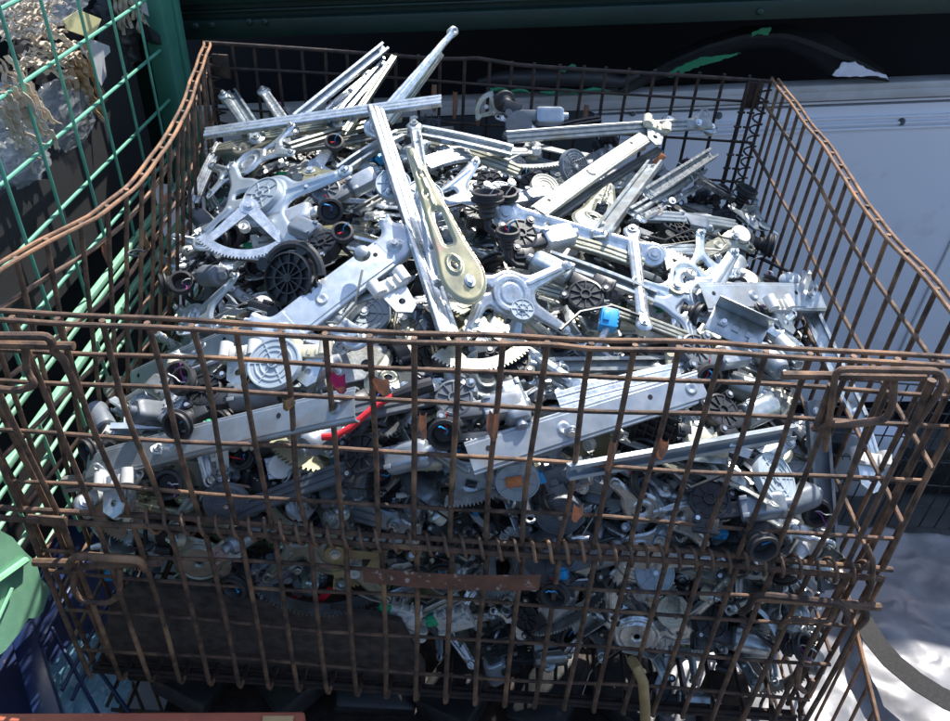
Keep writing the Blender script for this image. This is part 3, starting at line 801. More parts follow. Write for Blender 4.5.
# base
b = BM()
for i in range(25): tube(b, [(i * .05 + .01, .0, -.738), (i * .05 + .01, 1.0, -.738)], .0033, 7)
for j in range(11): tube(b, [(0, j * .1 + .0, -.744), (1.2, j * .1, -.744)], .0033, 7)
for y in (-.002, .012, .5, .99): tube(b, [(0, y, -.752), (1.2, y, -.752)], .004, 7)
cobj('base_grid', b, 'rust_shaded')
for x in (.06, 1.10):
    for y in (.04, .9):
        b = BM(); box(b, (x, y + .02, -.80), (.07, .05, .09), .004); cobj('foot', b, 'rust_shaded')
# lifting handles and latches
def rod(nm, pts, r=.0045, m='rust', sub=3):
    P = [Vector(p) for p in pts]; q = [P[0]]
    for a, c, d in zip(P, P[1:], P[2:]):
        rr = min(.012, (c - a).length * .4, (d - c).length * .4)
        u, v = c + (a - c).normalized() * rr, c + (d - c).normalized() * rr
        for t in (0, .33, .67, 1): q.append(u * (1 - t) ** 2 + c * 2 * t * (1 - t) + v * t * t)
    q.append(P[-1]); b = BM(); tube(b, q, r, 8); return cobj(nm, b, m)
def F(px, py, y): return on(px, py, 1, y)
y = -.020
# upper right latch
rod('latch_bar', [F(782, 375, y), F(925, 377, y)], .0050)
rod('latch_loop', [F(825, 450, y - .006), F(832, 400, y - .008), F(836, 369, y - .010), F(940, 371, y - .010), F(944, 384, y - .006), F(912, 431, y)], .0040)
rod('latch_hook', [F(812, 428, y), F(828, 424, y - .006), F(858, 424, y - .008), F(887, 419, y - .004), F(893, 402, y - .003), F(894, 376, y + .004)], .0046)
rod('latch_strut', [F(816, 430, y - .002), F(832, 385, y + .003)], .0050)
rod('latch_strut', [F(912, 431, y - .002), F(932, 380, y + .003)], .0050)
# upper left latch
rod('latch_bar', [F(-60, 343, y - .02), F(74, 346, y - .02)], .0050)
rod('latch_loop', [F(-50, 336, y - .025), F(50, 336, y - .025), F(54, 352, y - .022), F(64, 360, y - .02), F(80, 396, y - .01)], .0048)
rod('latch_hook', [F(-20, 387, y - .02), F(18, 391, y - .02), F(36, 385, y - .02), F(27, 372, y - .015), F(25, 345, y - .01)], .0046)
# lower left handle
rod('lift_handle', [F(34, 562, -.030), F(80, 563, -.030)], .0062)
rod('lift_handle', [F(68, 567, -.034), F(74, 556, -.038), F(140, 560, -.038), F(146, 570, -.034)], .0058)
rod('handle_loop', [F(74, 570, -.036), F(73, 590, -.040), F(82, 601, -.042), F(110, 603, -.042), F(120, 594, -.04), F(120, 568, -.034)], .0044)
rod('latch_bar', [F(75, 567, -.03), F(160, 563, -.03)], .0055)
# lower right handle
rod('lift_handle', [F(740, 613, -.028), F(748, 608, -.03), F(756, 594, -.038), F(840, 603, -.038), F(848, 613, -.032), F(845, 622, -.02)], .0052, 'rust_shaded')
rod('latch_bar', [F(752, 597, -.028), F(880, 607, -.024)], .0060)
rod('handle_loop', [F(780, 627, -.03), F(788, 618, -.036), F(830, 622, -.036), F(838, 600, -.03)], .0042)
rod('corner_link', [F(866, 545, -.012), F(873, 560, -.02), F(872, 585, -.02), F(862, 610, -.014)], .0040)
rod('corner_link', [F(862, 600, -.02), F(868, 618, -.026), F(858, 627, -.02)], .0050)
rod('corner_link', [F(800, 665, -.02), F(797, 685, -.026), F(806, 693, -.02), F(812, 680, -.014)], .0050)
rod('latch_bar', [F(28, 518, -.020), F(66, 521, -.020)], .0058)
b = BM(); box(b, F(53, 521, -.030), (.035, .004, .020), .001); cobj('hinge_plate', b)
# name plate strip
b = BM(); a, c = F(363, 575, -.026), F(540, 583, -.026); n_ = 20; pr = None
for k in range(n_ + 1):
    t = k / n_; p = a.lerp(c, t); bulge = -.006 * math.sin(math.pi * t); hh = .0165
    q = [b.verts.new(p + Vector((0, bulge, hh))), b.verts.new(p + Vector((0, bulge, -hh))), b.verts.new(p + Vector((0, bulge + .002, -hh))), b.verts.new(p + Vector((0, bulge + .002, hh)))]
    if pr:
        for m_ in range(4): b.faces.new((pr[m_], pr[(m_ + 1) % 4], q[(m_ + 1) % 4], q[m_]))
    pr = q
M['rust_scuffed'] = mat('scuffed_rusty_strip', (0.19, 0.085, 0.055), .6, .1, (.11, .055, .038), 30, (.35, .65), .3, 200, 0, 0, (.42, .34, .30), 70, (.60, .68))
cobj('name_strip', b, 'rust_scuffed')
# tape scraps wrapped round the wires
def scrap(px, py, w_, h_, m, lab=None, seed=0, y=None, ax=1):
    r = random.Random(seed); p = F(px, py, (-.012 if y is None else y)) if ax == 1 else on(px, py, 0, y)
    b = BM(); pr = None; n = 9; ph = r.uniform(0, 6); side = r.choice((-1, 1))
    dirw = Vector((1, 0, 0)) if ax == 1 else Vector((0, 1, 0)); out = Vector((0, -1, 0)) if ax == 1 else Vector((1, 0, 0))
    c0, c1 = r.uniform(.15, .5), r.uniform(.1, .4)
    for k in range(n + 1):
        t = k / n; lo = max(0, (c0 - t) / c0) * .6; hi = max(0, (t - 1 + c1) / c1) * .25
        row = []
        for u in (-1, -.5, 0, .5, 1):
            q = u * .0055
            if u * side > 0: q = side * (abs(u) * (w_ - .004)) * (1 - lo - hi + .05 * math.sin(11 * t + ph))
            row.append(b.verts.new(p + Vector((0, 0, h_ * (t - .5) + .0015 * math.sin(5 * u + ph))) + dirw * q + out * (.0052 - .006 * u * u + .0015 * math.sin(6 * t + 3 * u + ph))))
        if pr:
            for a_ in range(4): b.faces.new((pr[a_], pr[a_ + 1], row[a_ + 1], row[a_]))
        pr = row
    bmesh.ops.solidify(b, geom=b.faces[:], thickness=.0008)
    o = cobj('tape_scrap', b, m)
    if lab: o['label'] = lab
scrap(341, 382, .016, .028, 'tape_pink', 'magenta marked scrap of brown tape', 1)
scrap(384, 386, .017, .026, 'tape', 'wide brown tape scrap with magenta edge', 2)
scrap(494, 425, .013, .045, 'tape', None, 3)
scrap(422, 425, .008, .040, 'tape', None, 4)
scrap(287, 403, .014, .018, 'kraft_dark', 'ragged papery scrap', 5)
scrap(663, 448, .010, .030, 'tape', None, 8)
scrap(577, 512, .012, .030, 'tape', None, 9)
scrap(612, 455, .007, .05, 'tape', None, 10)
for i, (px, py) in enumerate(((434, 98), (455, 105), (478, 112), (585, 118))): scrap(px, py, .010, .06, 'tape', None, 20 + i, .990)
scrap(107, 257, .012, .045, 'tape', 'brown tape strip on the left panel', 30, .075, 0)
scrap(145, 240, .010, .03, 'kraft_dark', None, 31, .070, 0)
scrap(166, 205, .008, .04, 'tape', None, 32, .055, 0)
tag(cage, 'rusty wire mesh cage heaped with scrap window regulators', 'wire cage')

# second cage underneath: its rim and floor show below
def lower_cage():
    root = empty('lower_wire_cage', (.6, .5, -.98))
    b = BM()
    for y, z in ((-.035, -.815), (-.035, -.835), (-.035, -.87), (-.035, -.92)): tube(b, [(x, y, z + .003 * math.sin(6 * x)) for x in np.linspace(.03, 1.2, 14)], .0034, 7)
    for i in range(24): tube(b, [(.05 + .05 * i, -.04, -.81), (.05 + .05 * i, -.04, -1.45)], .0034, 6)
    o = obj('front_panel', b, 'rust_shaded', root); o.matrix_parent_inverse = root.matrix_basis.inverted()
    for x in (.02, 1.2):
        b = BM()
        for z in (-.815, -.90, -1.1, -1.3, -1.45): tube(b, [(x, -.03, z), (x, 1.0, z)], .0034, 7)
        for i in range(20): tube(b, [(x, .05 * i, -.81), (x, .05 * i, -1.45)], .0034, 6)
        o = obj('side_panel', b, 'rust_shaded', root); o.matrix_parent_inverse = root.matrix_basis.inverted()
    b = BM(); box(b, (.61, .5, -.975), (1.1, .9, .006)); o = obj('floor_sheet', b, 'rust_shaded', root); o.matrix_parent_inverse = root.matrix_basis.inverted()
    b = BM()
    # long double rail with rungs, standing between cage and bag at lower right
    tag(root, 'dark rusty cage underneath the loaded one, only its rim showing', 'wire cage')
    for k in range(7):
        b = BM(); r = random.Random(k); box(b, (0, 0, 0), (.16, .12, .05), .01)
        o = obj('scrap_lump', b, 'black'); o.location = (.12 + .17 * k, .12, -.93); o.rotation_euler = (r.uniform(-.3, .3), r.uniform(-.3, .3), r.uniform(0, 3))
        tag(o, 'dark scrap block %s in the lower cage' % ['leftmost', 'second from left', 'third from left', 'in the middle', 'third from right', 'second from right', 'rightmost'][k], 'scrap', 'dark scrap in the lower cage')
    r2 = empty('rusty_mesh_panel', (1.27, .1, -.95))
    b = BM(); pts0 = [on(843, 575, 0, 1.235), on(860, 645, 0, 1.235), on(884, 745, 0, 1.235)]
    A0, A1 = pts0[0], pts0[-1]; dd = (A1 - A0)
    sd = Vector((0, .012, 0))
    tube(b, [A0, A1], .0032, 7); tube(b, [A0 + sd, A1 + sd], .0032, 7)
    for t in np.linspace(.02, .98, 16): tube(b, [A0 + dd * t - sd * .1, A0 + dd * t + sd * 1.1], .002, 5)
    for t in np.linspace(.1, .95, 7): qx, qy = pxy(A0 + dd * t); tube(b, [A0 + dd * t, on(qx - 42, qy + 85, 2, -.86)], .003, 6)
    o = obj('panel_wires', b, 'rust_orange_lit', r2); o.matrix_parent_inverse = r2.matrix_basis.inverted()
    tag(r2, 'loose orange rusty mesh panel edge leaning at the lower right corner', 'mesh panel')
lower_cage()

# ochre hose over the base wires
b = BM(); tube(b, [F(632, 660, -.01), F(637, 668, -.03), F(643, 682, -.04), F(645, 705, -.045), F(646, 740, -.05)], .0085, 12)
tag(obj('rubber_hose', b, 'hose'), 'ochre rubber hose hanging down outside the front wires', 'hose')
# dark board leaning inside the front at lower left
b = BM(); q = [F(*p, .02) for p in ((100, 668), (110, 600), (135, 585), (205, 592), (300, 605), (352, 612), (400, 622), (425, 668), (425, 684))]
extr(b, [(v.x, v.z) for v in q], 0, .010, mtx=Matrix(((1, 0, 0, 0), (0, 0, 1, .02), (0, 1, 0, 0), (0, 0, 0, 1))))
tag(obj('fibre_board', b, 'board'), 'dark brown fibre board standing behind the lower left front wires', 'board')
# glossy black trim right behind the board

# =================================================================== SCRAP PARTS
def motor_can(L=.062, r=.0185, flat=.014):
    b = BM(); n = 32
    prof = [(.0, -.001), (.78, 0), (.93, .002), (1, .007), (1, L - .010), (.96, L - .005), (.80, L - .001), (.42, L), (.40, L + .008), (.30, L + .0095), (0, L + .0095)]
    rings = []
    for q, z in prof:
        ring = []
        for k in range(n):
            a = 2 * math.pi * k / n; x, y = r * math.cos(a), r * math.sin(a)
            if q > .5: y = max(-flat, min(flat, y))
            ring.append(b.verts.new((z, x * q, y * q)))
        rings.append(ring)
    for a, c in zip(rings, rings[1:]):
        for k in range(n): b.faces.new((a[k], a[(k + 1) % n], c[(k + 1) % n], c[k]))
    b.faces.new(rings[0]); b.faces.new(rings[-1])
    bmesh.ops.remove_doubles(b, verts=b.verts, dist=1e-6)
    # crimp tabs and a seam rib
    for s in (-1, 1): box(b, (.006, s * r * .6, flat + .001), (.010, .006, .002), .0005)
    box(b, (L * .55, r + .0003, 0), (L * .5, .0012, .010), .0004)
    return b
def bolt_bm(c, r=.005, h=.004):
    b = BM(); ol = [(r * math.cos(math.pi / 3 * k), r * math.sin(math.pi / 3 * k)) for k in range(6)]
    lathe(b, [(r * 1.35, 0), (r * 1.35, .001), (r * .95, .0014)], c, 'Z', 16)
    extr(b, [(x + c[0], y + c[1]) for x, y in ol], c[2] + .001, c[2] + h)
    return b
def cover_bm(r=.030, h=.006, ribs=8, rings=1):
    b = BM(); prof = [(0, h * .8), (r * .12, h * .8), (r * .14, h * 1.25), (r * .2, h * 1.25), (r * .22, h * .75)]
    for k in range(rings):
        q = .45 + .4 * k / max(1, rings); prof += [(r * q, h * .78), (r * (q + .02), h * .98), (r * (q + .06), h * .98), (r * (q + .08), h * .78)]
    prof += [(r * .90, h * .8), (r * .92, h), (r * .98, h), (r, h * .8), (r, -.004)]
    prof = sorted(prof, key=lambda p: p[0]) if False else prof
    lathe(b, prof, (0, 0, 0), 'Z', 40)
    for k in range(ribs):
        a = 2 * math.pi * k / ribs
        box(b, (r * .55, 0, h * .86), (r * .66, .0014, .0018), 0, Matrix.Rotation(a, 4, 'Z'))
    return b
def gearbox_bm(r=.027, h=.018, v=0):
    b = BM(); lathe(b, [(0, h / 2), (r * .2, h / 2), (r * .22, h / 2 + .003), (r * .3, h / 2 + .003), (r * .34, h / 2 - .001), (r * .8, h / 2 - .001), (r * .86, h / 2 + .001), (r * .97, h / 2), (r, h / 2 - .003), (r, -h / 2), (0, -h / 2)], (0, 0, 0), 'Z', 32)
    box(b, (.018, -.018, 0), (.050, .022, h * .92), .003)
    for a in (.6, 2.5, 4.0):
        x, y = (r + .004) * math.cos(a), (r + .004) * math.sin(a)
        lathe(b, [(.0028, h / 2 - .001), (.0028, h / 2 + .003), (.007, h / 2 + .003), (.007, -h / 2)], (x, y, 0), 'Z', 14)
    for k in range(10):
        a = 2 * math.pi * k / 10 + .2
        box(b, (r * .58, 0, h / 2), (r * .5, .0016, .003), 0, Matrix.Rotation(a, 4, 'Z'))
    return b
def boot_bm(r=.018, h=.034):
    b = BM()
    lathe(b, [(r * .50, 0), (r * .62, h * .10), (r * .55, h * .2), (r * .66, h * .3), (r * .60, h * .4), (r * .80, h * .50), (r * .78, h * .60), (r * 1.18, h * .66), (r * 1.22, h * .74), (r * 1.05, h * .80), (r * 1.02, h * .86), (r * 1.16, h * .90), (r * 1.14, h * .98), (r * .90, h), (r * .84, h * .9), (r * .70, h * .55), (0, h * .5)], (0, 0, 0), 'Z', 28)
    return b
def wires(parent, c, seed, n=3, L=.05, dirv=(0, 0, 1), cols=None):
    r = random.Random(seed); cols = cols or ['black', 'redp', 'bluep', 'black', 'white', 'magenta', 'black', 'navyp']; n = min(n, 2) if seed % 3 else n
    dv = Vector(dirv)
    for k in range(n):
        p = Vector(c); d = (dv + Vector((r.gauss(0, .4), r.gauss(0, .4), r.gauss(0, .3)))).normalized(); pts = [p]
        for i in range(6):
            d = (d + Vector((r.gauss(0, .45), r.gauss(0, .45), r.gauss(0, .35)))).normalized(); p = p + d * L / 6; pts.append(p)
        b = BM(); tube(b, pts, .0011, 5); obj('wire', b, cols[(seed + k) % len(cols)] , parent)
M['magenta'] = mat('purple_insulation', (.35, .05, .30), .5)
def connector_bm(s=(.030, .020, .014)):
    b = BM(); box(b, (0, 0, 0), s, .0015)
    box(b, (s[0] * .1, s[1] * .5, 0), (s[0] * .55, .005, s[2] * .5), .001)
    box(b, (-s[0] * .2, 0, s[2] * .55), (s[0] * .4, s[1] * .5, .004), .001)
    for k in range(4): box(b, (s[0] * .5, s[1] * (-.33 + .22 * k), 0), (.004, s[1] * .12, s[2] * .7))
    return b

def thing(name):
    return empty(name, (0, 0, 0))

def make_motor(v=0):
    r = random.Random(v); t = thing('window_motor')
    can = ['motor', 'motor', 'motor_dark', 'alu', 'motor', 'zinc'][v % 6]
    me = finish(motor_can(.055 + .006 * (v % 3), .0185 + .001 * (v % 2), .0135 + .002 * (v % 3)), can)
    o = mesh_obj('motor_can', me, t); o.location = (.018, -.018, 0)
    g_ = obj('gearbox', gearbox_bm(.026 + .002 * (v % 2)), ['motor_dark', 'black', 'black', 'black', 'alu', 'black'][v % 6], t); g_.location = (-.018, 0, 0)
    for a in (.6, 2.5, 4.0):
        x, y = (.032) * math.cos(a), (.032) * math.sin(a)
        bb = obj('bolt', bolt_bm((x - .018, y, .010), .0034), 'zinc_white', t)
    c = obj('connector_socket', connector_bm((.034, .022, .016)), 'black', t); c.location = (-.030, -.034, .0); c.rotation_euler = (0, 0, r.uniform(-.4, .4))
    if v % 2 == 0:
        bt = obj('rubber_boot', boot_bm(), 'rubber', t); bt.location = (-.036, -.040, .006); bt.rotation_euler = (r.uniform(-.4, .9), r.uniform(-.5, .3), 0)
        wires(bt, (0, 0, .022), v, 3, .03)
    return t

def plate_sdf(legs, body, holes, k=.02):
    def f(X, Y):
        d = None
        for c in body:
            e = s_circ(X, Y, *c) if len(c) == 3 else s_cap(X, Y, *c)
            d = e if d is None else smin(d, e, k)
        for l in legs: d = smin(d, s_cap(X, Y, l[0], l[1], l[2], l[3], l[4] * .78, l[5] * .82), k * .8)
        for h in holes:
            if len(h) == 3: d = np.maximum(d, -s_circ(X, Y, *h))
            else: d = np.maximum(d, -s_box(X, Y, *h))
        return d
    return f
def relief(bosses=(), rings=(), ribs=(), roll=.0030, rw=.0042):
    def z(x, y, d):
        o = np.zeros_like(x)
        for bx_, by_, r, h in bosses: o = o + h * .8 * (1 - sst(r - .0005, r + .0018, np.hypot(x - bx_, y - by_)))
        for bx_, by_, r, h, w_ in rings: o = o + h * (1 - sst(w_ * .5, w_, np.abs(np.hypot(x - bx_, y - by_) - r)))
        for x0, y0, x1, y1, w_, h in ribs: o = o + h * (1 - sst(w_ * .6, w_, s_cap(x, y, x0, y0, x1, y1, 0.0)))
        return o - roll * sst(-rw, 0, d)
    return z
PLATES = [
    dict(bb=(-.13, -.10, .14, .09), body=[(0, 0, .044), (-.055, .01, .026)], legs=[(0, 0, .115, .055, .022, .012), (0, 0, .10, -.065, .02, .012), (-.05, 0, -.115, .055, .016, .010), (-.05, 0, -.085, -.075, .016, .011)],
         holes=[(.115, .055, .0042), (.10, -.065, .0042), (-.115, .055, .0042), (-.085, -.075, .0045), (-.052, .006, .014, .006, .005, .3), (.065, -.005, .017, .010, .005, -.2)],
         rel=dict(bosses=[(0, 0, .034, .004), (.115, .055, .009, .003), (.10, -.065, .009, .003), (-.115, .055, .008, .003), (-.085, -.075, .009, .003)], rings=[(0, 0, .022, -.002, .003)], ribs=[(.035, .02, .10, .048, .005, .003), (-.06, -.02, -.08, -.06, .004, .003)])),
    dict(bb=(-.12, -.09, .13, .10), body=[(0, 0, .036), (.05, .02, .022), (-.04, -.02, .02)], legs=[(.05, .02, .11, .0, .016, .010), (.04, .02, .07, .08, .014, .010), (-.04, -.02, -.105, .01, .014, .010), (-.04, -.02, -.06, -.075, .014, .010)],
         holes=[(.11, 0, .004), (.07, .08, .004), (-.105, .01, .004), (-.06, -.075, .004), (.045, .022, .010, .010, .002, .4), (-.04, -.03, .008, .006, .002, 0)],
         rel=dict(bosses=[(0, 0, .027, -.004), (.11, 0, .008, .003), (.07, .08, .008, .003), (-.105, .01, .008, .003)], rings=[(0, 0, .016, .002, .003)], ribs=[(-.05, -.01, -.09, .006, .004, .003)])),
    dict(bb=(-.10, -.08, .13, .08), body=[(-.03, 0, .040), (.04, 0, .030)], legs=[(.04, 0, .115, .045, .018, .009), (.04, 0, .115, -.04, .018, .009), (-.04, 0, -.085, .06, .014, .009)],
         holes=[(.115, .045, .0038), (.115, -.04, .0038), (-.085, .06, .004), (-.03, 0, .0055), (.075, .0, .013, .008, .004, 0), (.035, .012, .003), (.035, -.012, .003)],
         rel=dict(bosses=[(-.03, 0, .028, .005), (.04, 0, .016, .003)], rings=[(-.03, 0, .034, .002, .002)], ribs=[(.06, .02, .10, .04, .004, .003), (.06, -.02, .10, -.036, .004, .003)])),
    dict(bb=(-.09, -.06, .12, .08), body=[(-.02, 0, .026), (.04, 0, .02)], legs=[(.03, 0, .10, .055, .02, .010), (-.02, 0, -.07, .03, .014, .010), (.03, 0, .09, -.035, .016, .009)],
         holes=[(.10, .055, .004), (-.07, .03, .004), (.09, -.035, .004), (-.02, 0, .006), (.03, .003, .012, .005, .003, .2)],
         rel=dict(bosses=[(-.02, 0, .014, .003), (.10, .055, .008, .002)], rings=[], ribs=[(0, 0, .08, .04, .004, .0025)])),
]
_plate_cache = {}
def plate_mesh(v, m):
    if (v, m) not in _plate_cache:
        if v not in _plate_cache:
            P = PLATES[v]; b = sheet(plate_sdf(P['legs'], P['body'], P['holes']), P['bb'], .0016, relief(**P['rel']), .0018)
            _plate_cache[v] = finish(b, m, 62)
            me = _plate_cache[v]
        else: me = _plate_cache[v].copy(); me.materials.clear(); me.materials.append(M[m])
        _plate_cache[(v, m)] = me
    return _plate_cache[(v, m)]
def make_plate(v=0, m='zinc_blue', cover=None, motor=None, gear=False):
    t = thing('motor_mounting_plate' if (cover or motor is not None) else 'mounting_plate')
    mesh_obj('base_plate', plate_mesh(v % 4, m), t)
    P = PLATES[v % 4]
    for l in P['legs'][:2]:
        obj('bolt', bolt_bm((l[2], l[3], .002), .0042, .005), 'zinc_white', t)
    if cover:
        c = obj('gear_cover', cover_bm(.030 + .003 * (v % 2), .006, 8), cover, t); c.location = (P['body'][0][0], P['body'][0][1], .007)
    if motor is not None:
        mm = mesh_obj('motor_can', finish(motor_can(), ['motor', 'alu', 'motor_dark'][motor % 3]), t); mm.location = (.03, -.035, -.016); mm.rotation_euler = (0, 0, [-.4, .5, -1.0][motor % 3])
        gb = obj('gearbox', gearbox_bm(), 'black', t); gb.location = (0, 0, -.014)
        bt = obj('rubber_boot', boot_bm(), 'rubber', t); bt.location = (-.03, -.045, -.01); bt.rotation_euler = (.9, 0, .5)
        wires(bt, (0, 0, .02), v + 3, 2, .025)
    if gear:
        g_ = obj('sector_gear', gear_bm(.085, .018, -1.2, .9), 'zinc_olive', t); g_.location = (-.02, .02, -.006)
    return t

def gear_bm(R=.09, w_=.018, a0=-.9, a1=.9, spokes=2, teeth=None, th=.003):
    b = BM(); nt_ = teeth or int((a1 - a0) * R / .0058); out = []
    for k in range(nt_):
        for f, rr in ((0, 0), (.22, .0042), (.5, .0042), (.72, 0)):
            a = a0 + (a1 - a0) * (k + f) / nt_; out.append(((R + rr) * math.cos(a), (R + rr) * math.sin(a)))
    out.append((R * math.cos(a1), R * math.sin(a1)))
    inn = [((R - w_) * math.cos(a), (R - w_) * math.sin(a)) for a in np.linspace(a1, a0, 26)]
    extr(b, out + inn, -th / 2, th / 2)
    mid = (a0 + a1) / 2
    for s in ([-1, 1] if spokes == 2 else [0]):
        a = mid + s * (a1 - a0) * .40
        p, q = (0, 0), ((R - w_ * .6) * math.cos(a), (R - w_ * .6) * math.sin(a)); d = (q[0] - p[0], q[1] - p[1]); L = math.hypot(*d); n = (-d[1] / L, d[0] / L)
        ol = [(p[0] + n[0] * .011, p[1] + n[1] * .011), (p[0] - n[0] * .011, p[1] - n[1] * .011), (q[0] - n[0] * .007, q[1] - n[1] * .007), (q[0] + n[0] * .007, q[1] + n[1] * .007)]
        extr(b, ol, -th / 2 + .0004 * (s + 2), th / 2 + .0003 * (s + 2))
    lathe(b, [(.004, th * .9), (.016, th * .9), (.0165, -th * .8), (.004, -th * .8)], (0, 0, 0), 'Z', 24)
    for k in range(3):
        a = a0 + (a1 - a0) * (k + 1) / 4
    return b
def make_gear(v=0):
    t = thing('sector_gear')
    obj('toothed_sector', gear_bm([.085, .10, .075, .12][v % 4], [.018, .014, .02, .016][v % 4], -.95 + .1 * (v % 3), .95, 2), ['zinc_olive', 'zinc_white', 'gold', 'zinc_dull'][v % 4], t)
    obj('hub', bolt_bm((0, 0, .003), .0065, .005), 'zinc_white', t)
    obj('roller', cover_bm(.009, .008, 0, 0), 'white', t).location = (.045, .0, .004)
    return t

def channel_bm(L, w_=.024, h=.011, lip=.005, th=.0016, bow=0.0, holes=2):
    """C shaped rail along x, open side up with turned lips"""
    prof = [(-w_ / 2 + lip, h), (-w_ / 2 + lip, h - th), (-w_ / 2 + th, h - th), (-w_ / 2 + th, th), (w_ / 2 - th, th), (w_ / 2 - th, h - th), (w_ / 2 - lip, h - th), (w_ / 2 - lip, h), (w_ / 2, h), (w_ / 2, 0), (-w_ / 2, 0), (-w_ / 2, h)]
    b = BM(); n = max(2, int(L / .03)); rings = []
    for i in range(n + 1):
        x = L * (i / n - .5); zb = -bow * (2 * i / n - 1) ** 2
        rings.append([b.verts.new((x, y, z + zb)) for y, z in prof])
    m = len(prof)
    for a, c in zip(rings, rings[1:]):
        for k in range(m): b.faces.new((a[k], a[(k + 1) % m], c[(k + 1) % m], c[k]))
    for rg in (rings[0], rings[-1]):
        b.faces.new([rg[0], rg[1], rg[2], rg[11]]); b.faces.new([rg[2], rg[3], rg[10], rg[11]]); b.faces.new([rg[3], rg[4], rg[9], rg[10]])
        b.faces.new([rg[4], rg[5], rg[8], rg[9]]); b.faces.new([rg[5], rg[6], rg[7], rg[8]])
    return b
def hat_bm(L, w_=.030, h=.010, bow=.0, flat=False):
    """closed-side-up rail: crowned top with two pressed grooves and side skirts"""
    hw = w_ / 2
    prof = [(-hw, -h), (-hw, -.001), (-hw + .0015, 0), (-hw * .55, 0), (-hw * .48, -.0022), (-hw * .30, -.0022), (-hw * .22, 0), (hw * .22, 0), (hw * .30, -.0022), (hw * .48, -.0022), (hw * .55, 0), (hw - .0015, 0), (hw, -.001), (hw, -h)]
    if flat: prof = [(-hw, -h), (-hw, -.0012), (-hw + .0014, 0), (-hw * .80, 0), (-hw * .74, .0016), (hw * .74, .0016), (hw * .80, 0), (hw - .0014, 0), (hw, -.0012), (hw, -h)]
    b = BM(); n = max(2, int(L / .025)); R1, R2 = [], []
    for i in range(n + 1):
        x = L * (i / n - .5); zb = -bow * (2 * i / n - 1) ** 2
        R1.append([b.verts.new((x, y, z + zb)) for y, z in prof]); R2.append([b.verts.new((x, y * .90, z + zb - .0018)) for y, z in prof])
    m = len(prof)
    for i in range(n):
        for k in range(m - 1):
            b.faces.new((R1[i][k], R1[i][k + 1], R1[i + 1][k + 1], R1[i + 1][k])); b.faces.new((R2[i][k], R2[i + 1][k], R2[i + 1][k + 1], R2[i][k + 1]))
        for k in (0, m - 1): b.faces.new((R1[i][k], R1[i + 1][k], R2[i + 1][k], R2[i][k]))
    for i in (0, n):
        for k in range(m - 1): b.faces.new((R1[i][k], R2[i][k], R2[i][k + 1], R1[i][k + 1]))
    return b
def slider_bm(w_=.03):
    b = BM(); box(b, (0, 0, .008), (.034, w_ * 1.15, .012), .002); box(b, (0, 0, .015), (.018, .014, .006), .001)
    for s in (-1, 1): lathe(b, [(0, 0), (.006, 0), (.006, .012), (0, .012)], (s * .011, w_ * .62, .004), 'Z', 12)
    return b
def make_channel(L=.30, w_=.024, m='zinc', v=0, slider=None, bow=0.004, name='channel_rail', h=.011):
    t = thing(name); obj('rail', channel_bm(L, w_, h, bow=bow), m, t, 30)
    for s in (-1, 1):
        o = obj('rivet', bolt_bm((s * (L * .5 - .016), 0, .0018 - bow * .8), .0040, .004), 'zinc_white', t)
    if slider is not None:
        o = obj('slider', slider_bm(w_), slider, t); o.location = (L * .5 - .03, 0, .0)
    return t
def make_hat(L=.35, w_=.03, m='zinc_blue', v=0, ends=True, bow=.006, clip=None, pulley=True, flat=False):
    t = thing('guide_rail'); obj('rail', hat_bm(L, w_, .009, bow, flat), m, t, 30)
    if flat:
        for k, f in enumerate((-.42, -.12, .26, .44)):
            b = BM(); x = L * f; z = .0016 - bow * (2 * f) ** 2
            if k % 2: lathe(b, [(.002, .001), (.0045, .0025), (.007, .0025), (.010, 0)], (x, 0, z), 'Z', 18); obj('pressed_boss', b, m, t)
            else: lathe(b, [(0, .0004), (.0036, .0004), (.0036, -.001)], (x, w_ * .12, z), 'Z', 14); obj('hole', b, 'void', t)
    if ends:
        for s in ((-1, 1) if v % 2 else (1,)):
            b = sheet(lambda X, Y: np.maximum(smin(s_box(X, Y, 0, 0, .030, w_ * .5, .004), s_cap(X, Y, 0, 0, .016, w_ * .95, .014, .010), .012), -s_circ(X, Y, .016, w_ * .95, .0042)), (-.036, -.03, .04, .05), .0026, relief(bosses=[(.016, w_ * .95, .008, .003), (-.006, 0, .009, .005)], roll=.003), .0018)
            o = obj('end_bracket', b, m, t, 40); o.location = (s * (L * .5 - .03), 0, .0035 - bow * .7); o.scale = (s, 1, 1)
            obj('stud', bolt_bm((-.006, 0, .005), .005, .006), 'zinc_white', o)
    if pulley:
        b = BM(); lathe(b, [(.003, .009), (.016, .009), (.017, .007), (.013, .005), (.017, .003), (.017, .001), (.003, .001)], (0, 0, 0), 'Z', 24); o = obj('pulley', b, 'white', t); o.location = (-L * .5 + .018, 0, .002 - bow)
    if clip:
        o = obj('slider', slider_bm(w_), clip, t); o.location = (.0, 0, .0)
    return t
def arm_sdf(L, r0, r1, hs):
    def f(X, Y):
        d = s_cap(X, Y, -L / 2, 0, L / 2, 0, r0 * .78, r1 * .82)
        d = smin(d, s_circ(X, Y, -L / 2, 0, r0), .01); d = smin(d, s_circ(X, Y, L / 2, 0, r1), .01)
        for x, r in hs: d = np.maximum(d, -s_circ(X, Y, x, 0, r))
        return d
    return f
_arm_cache = {}
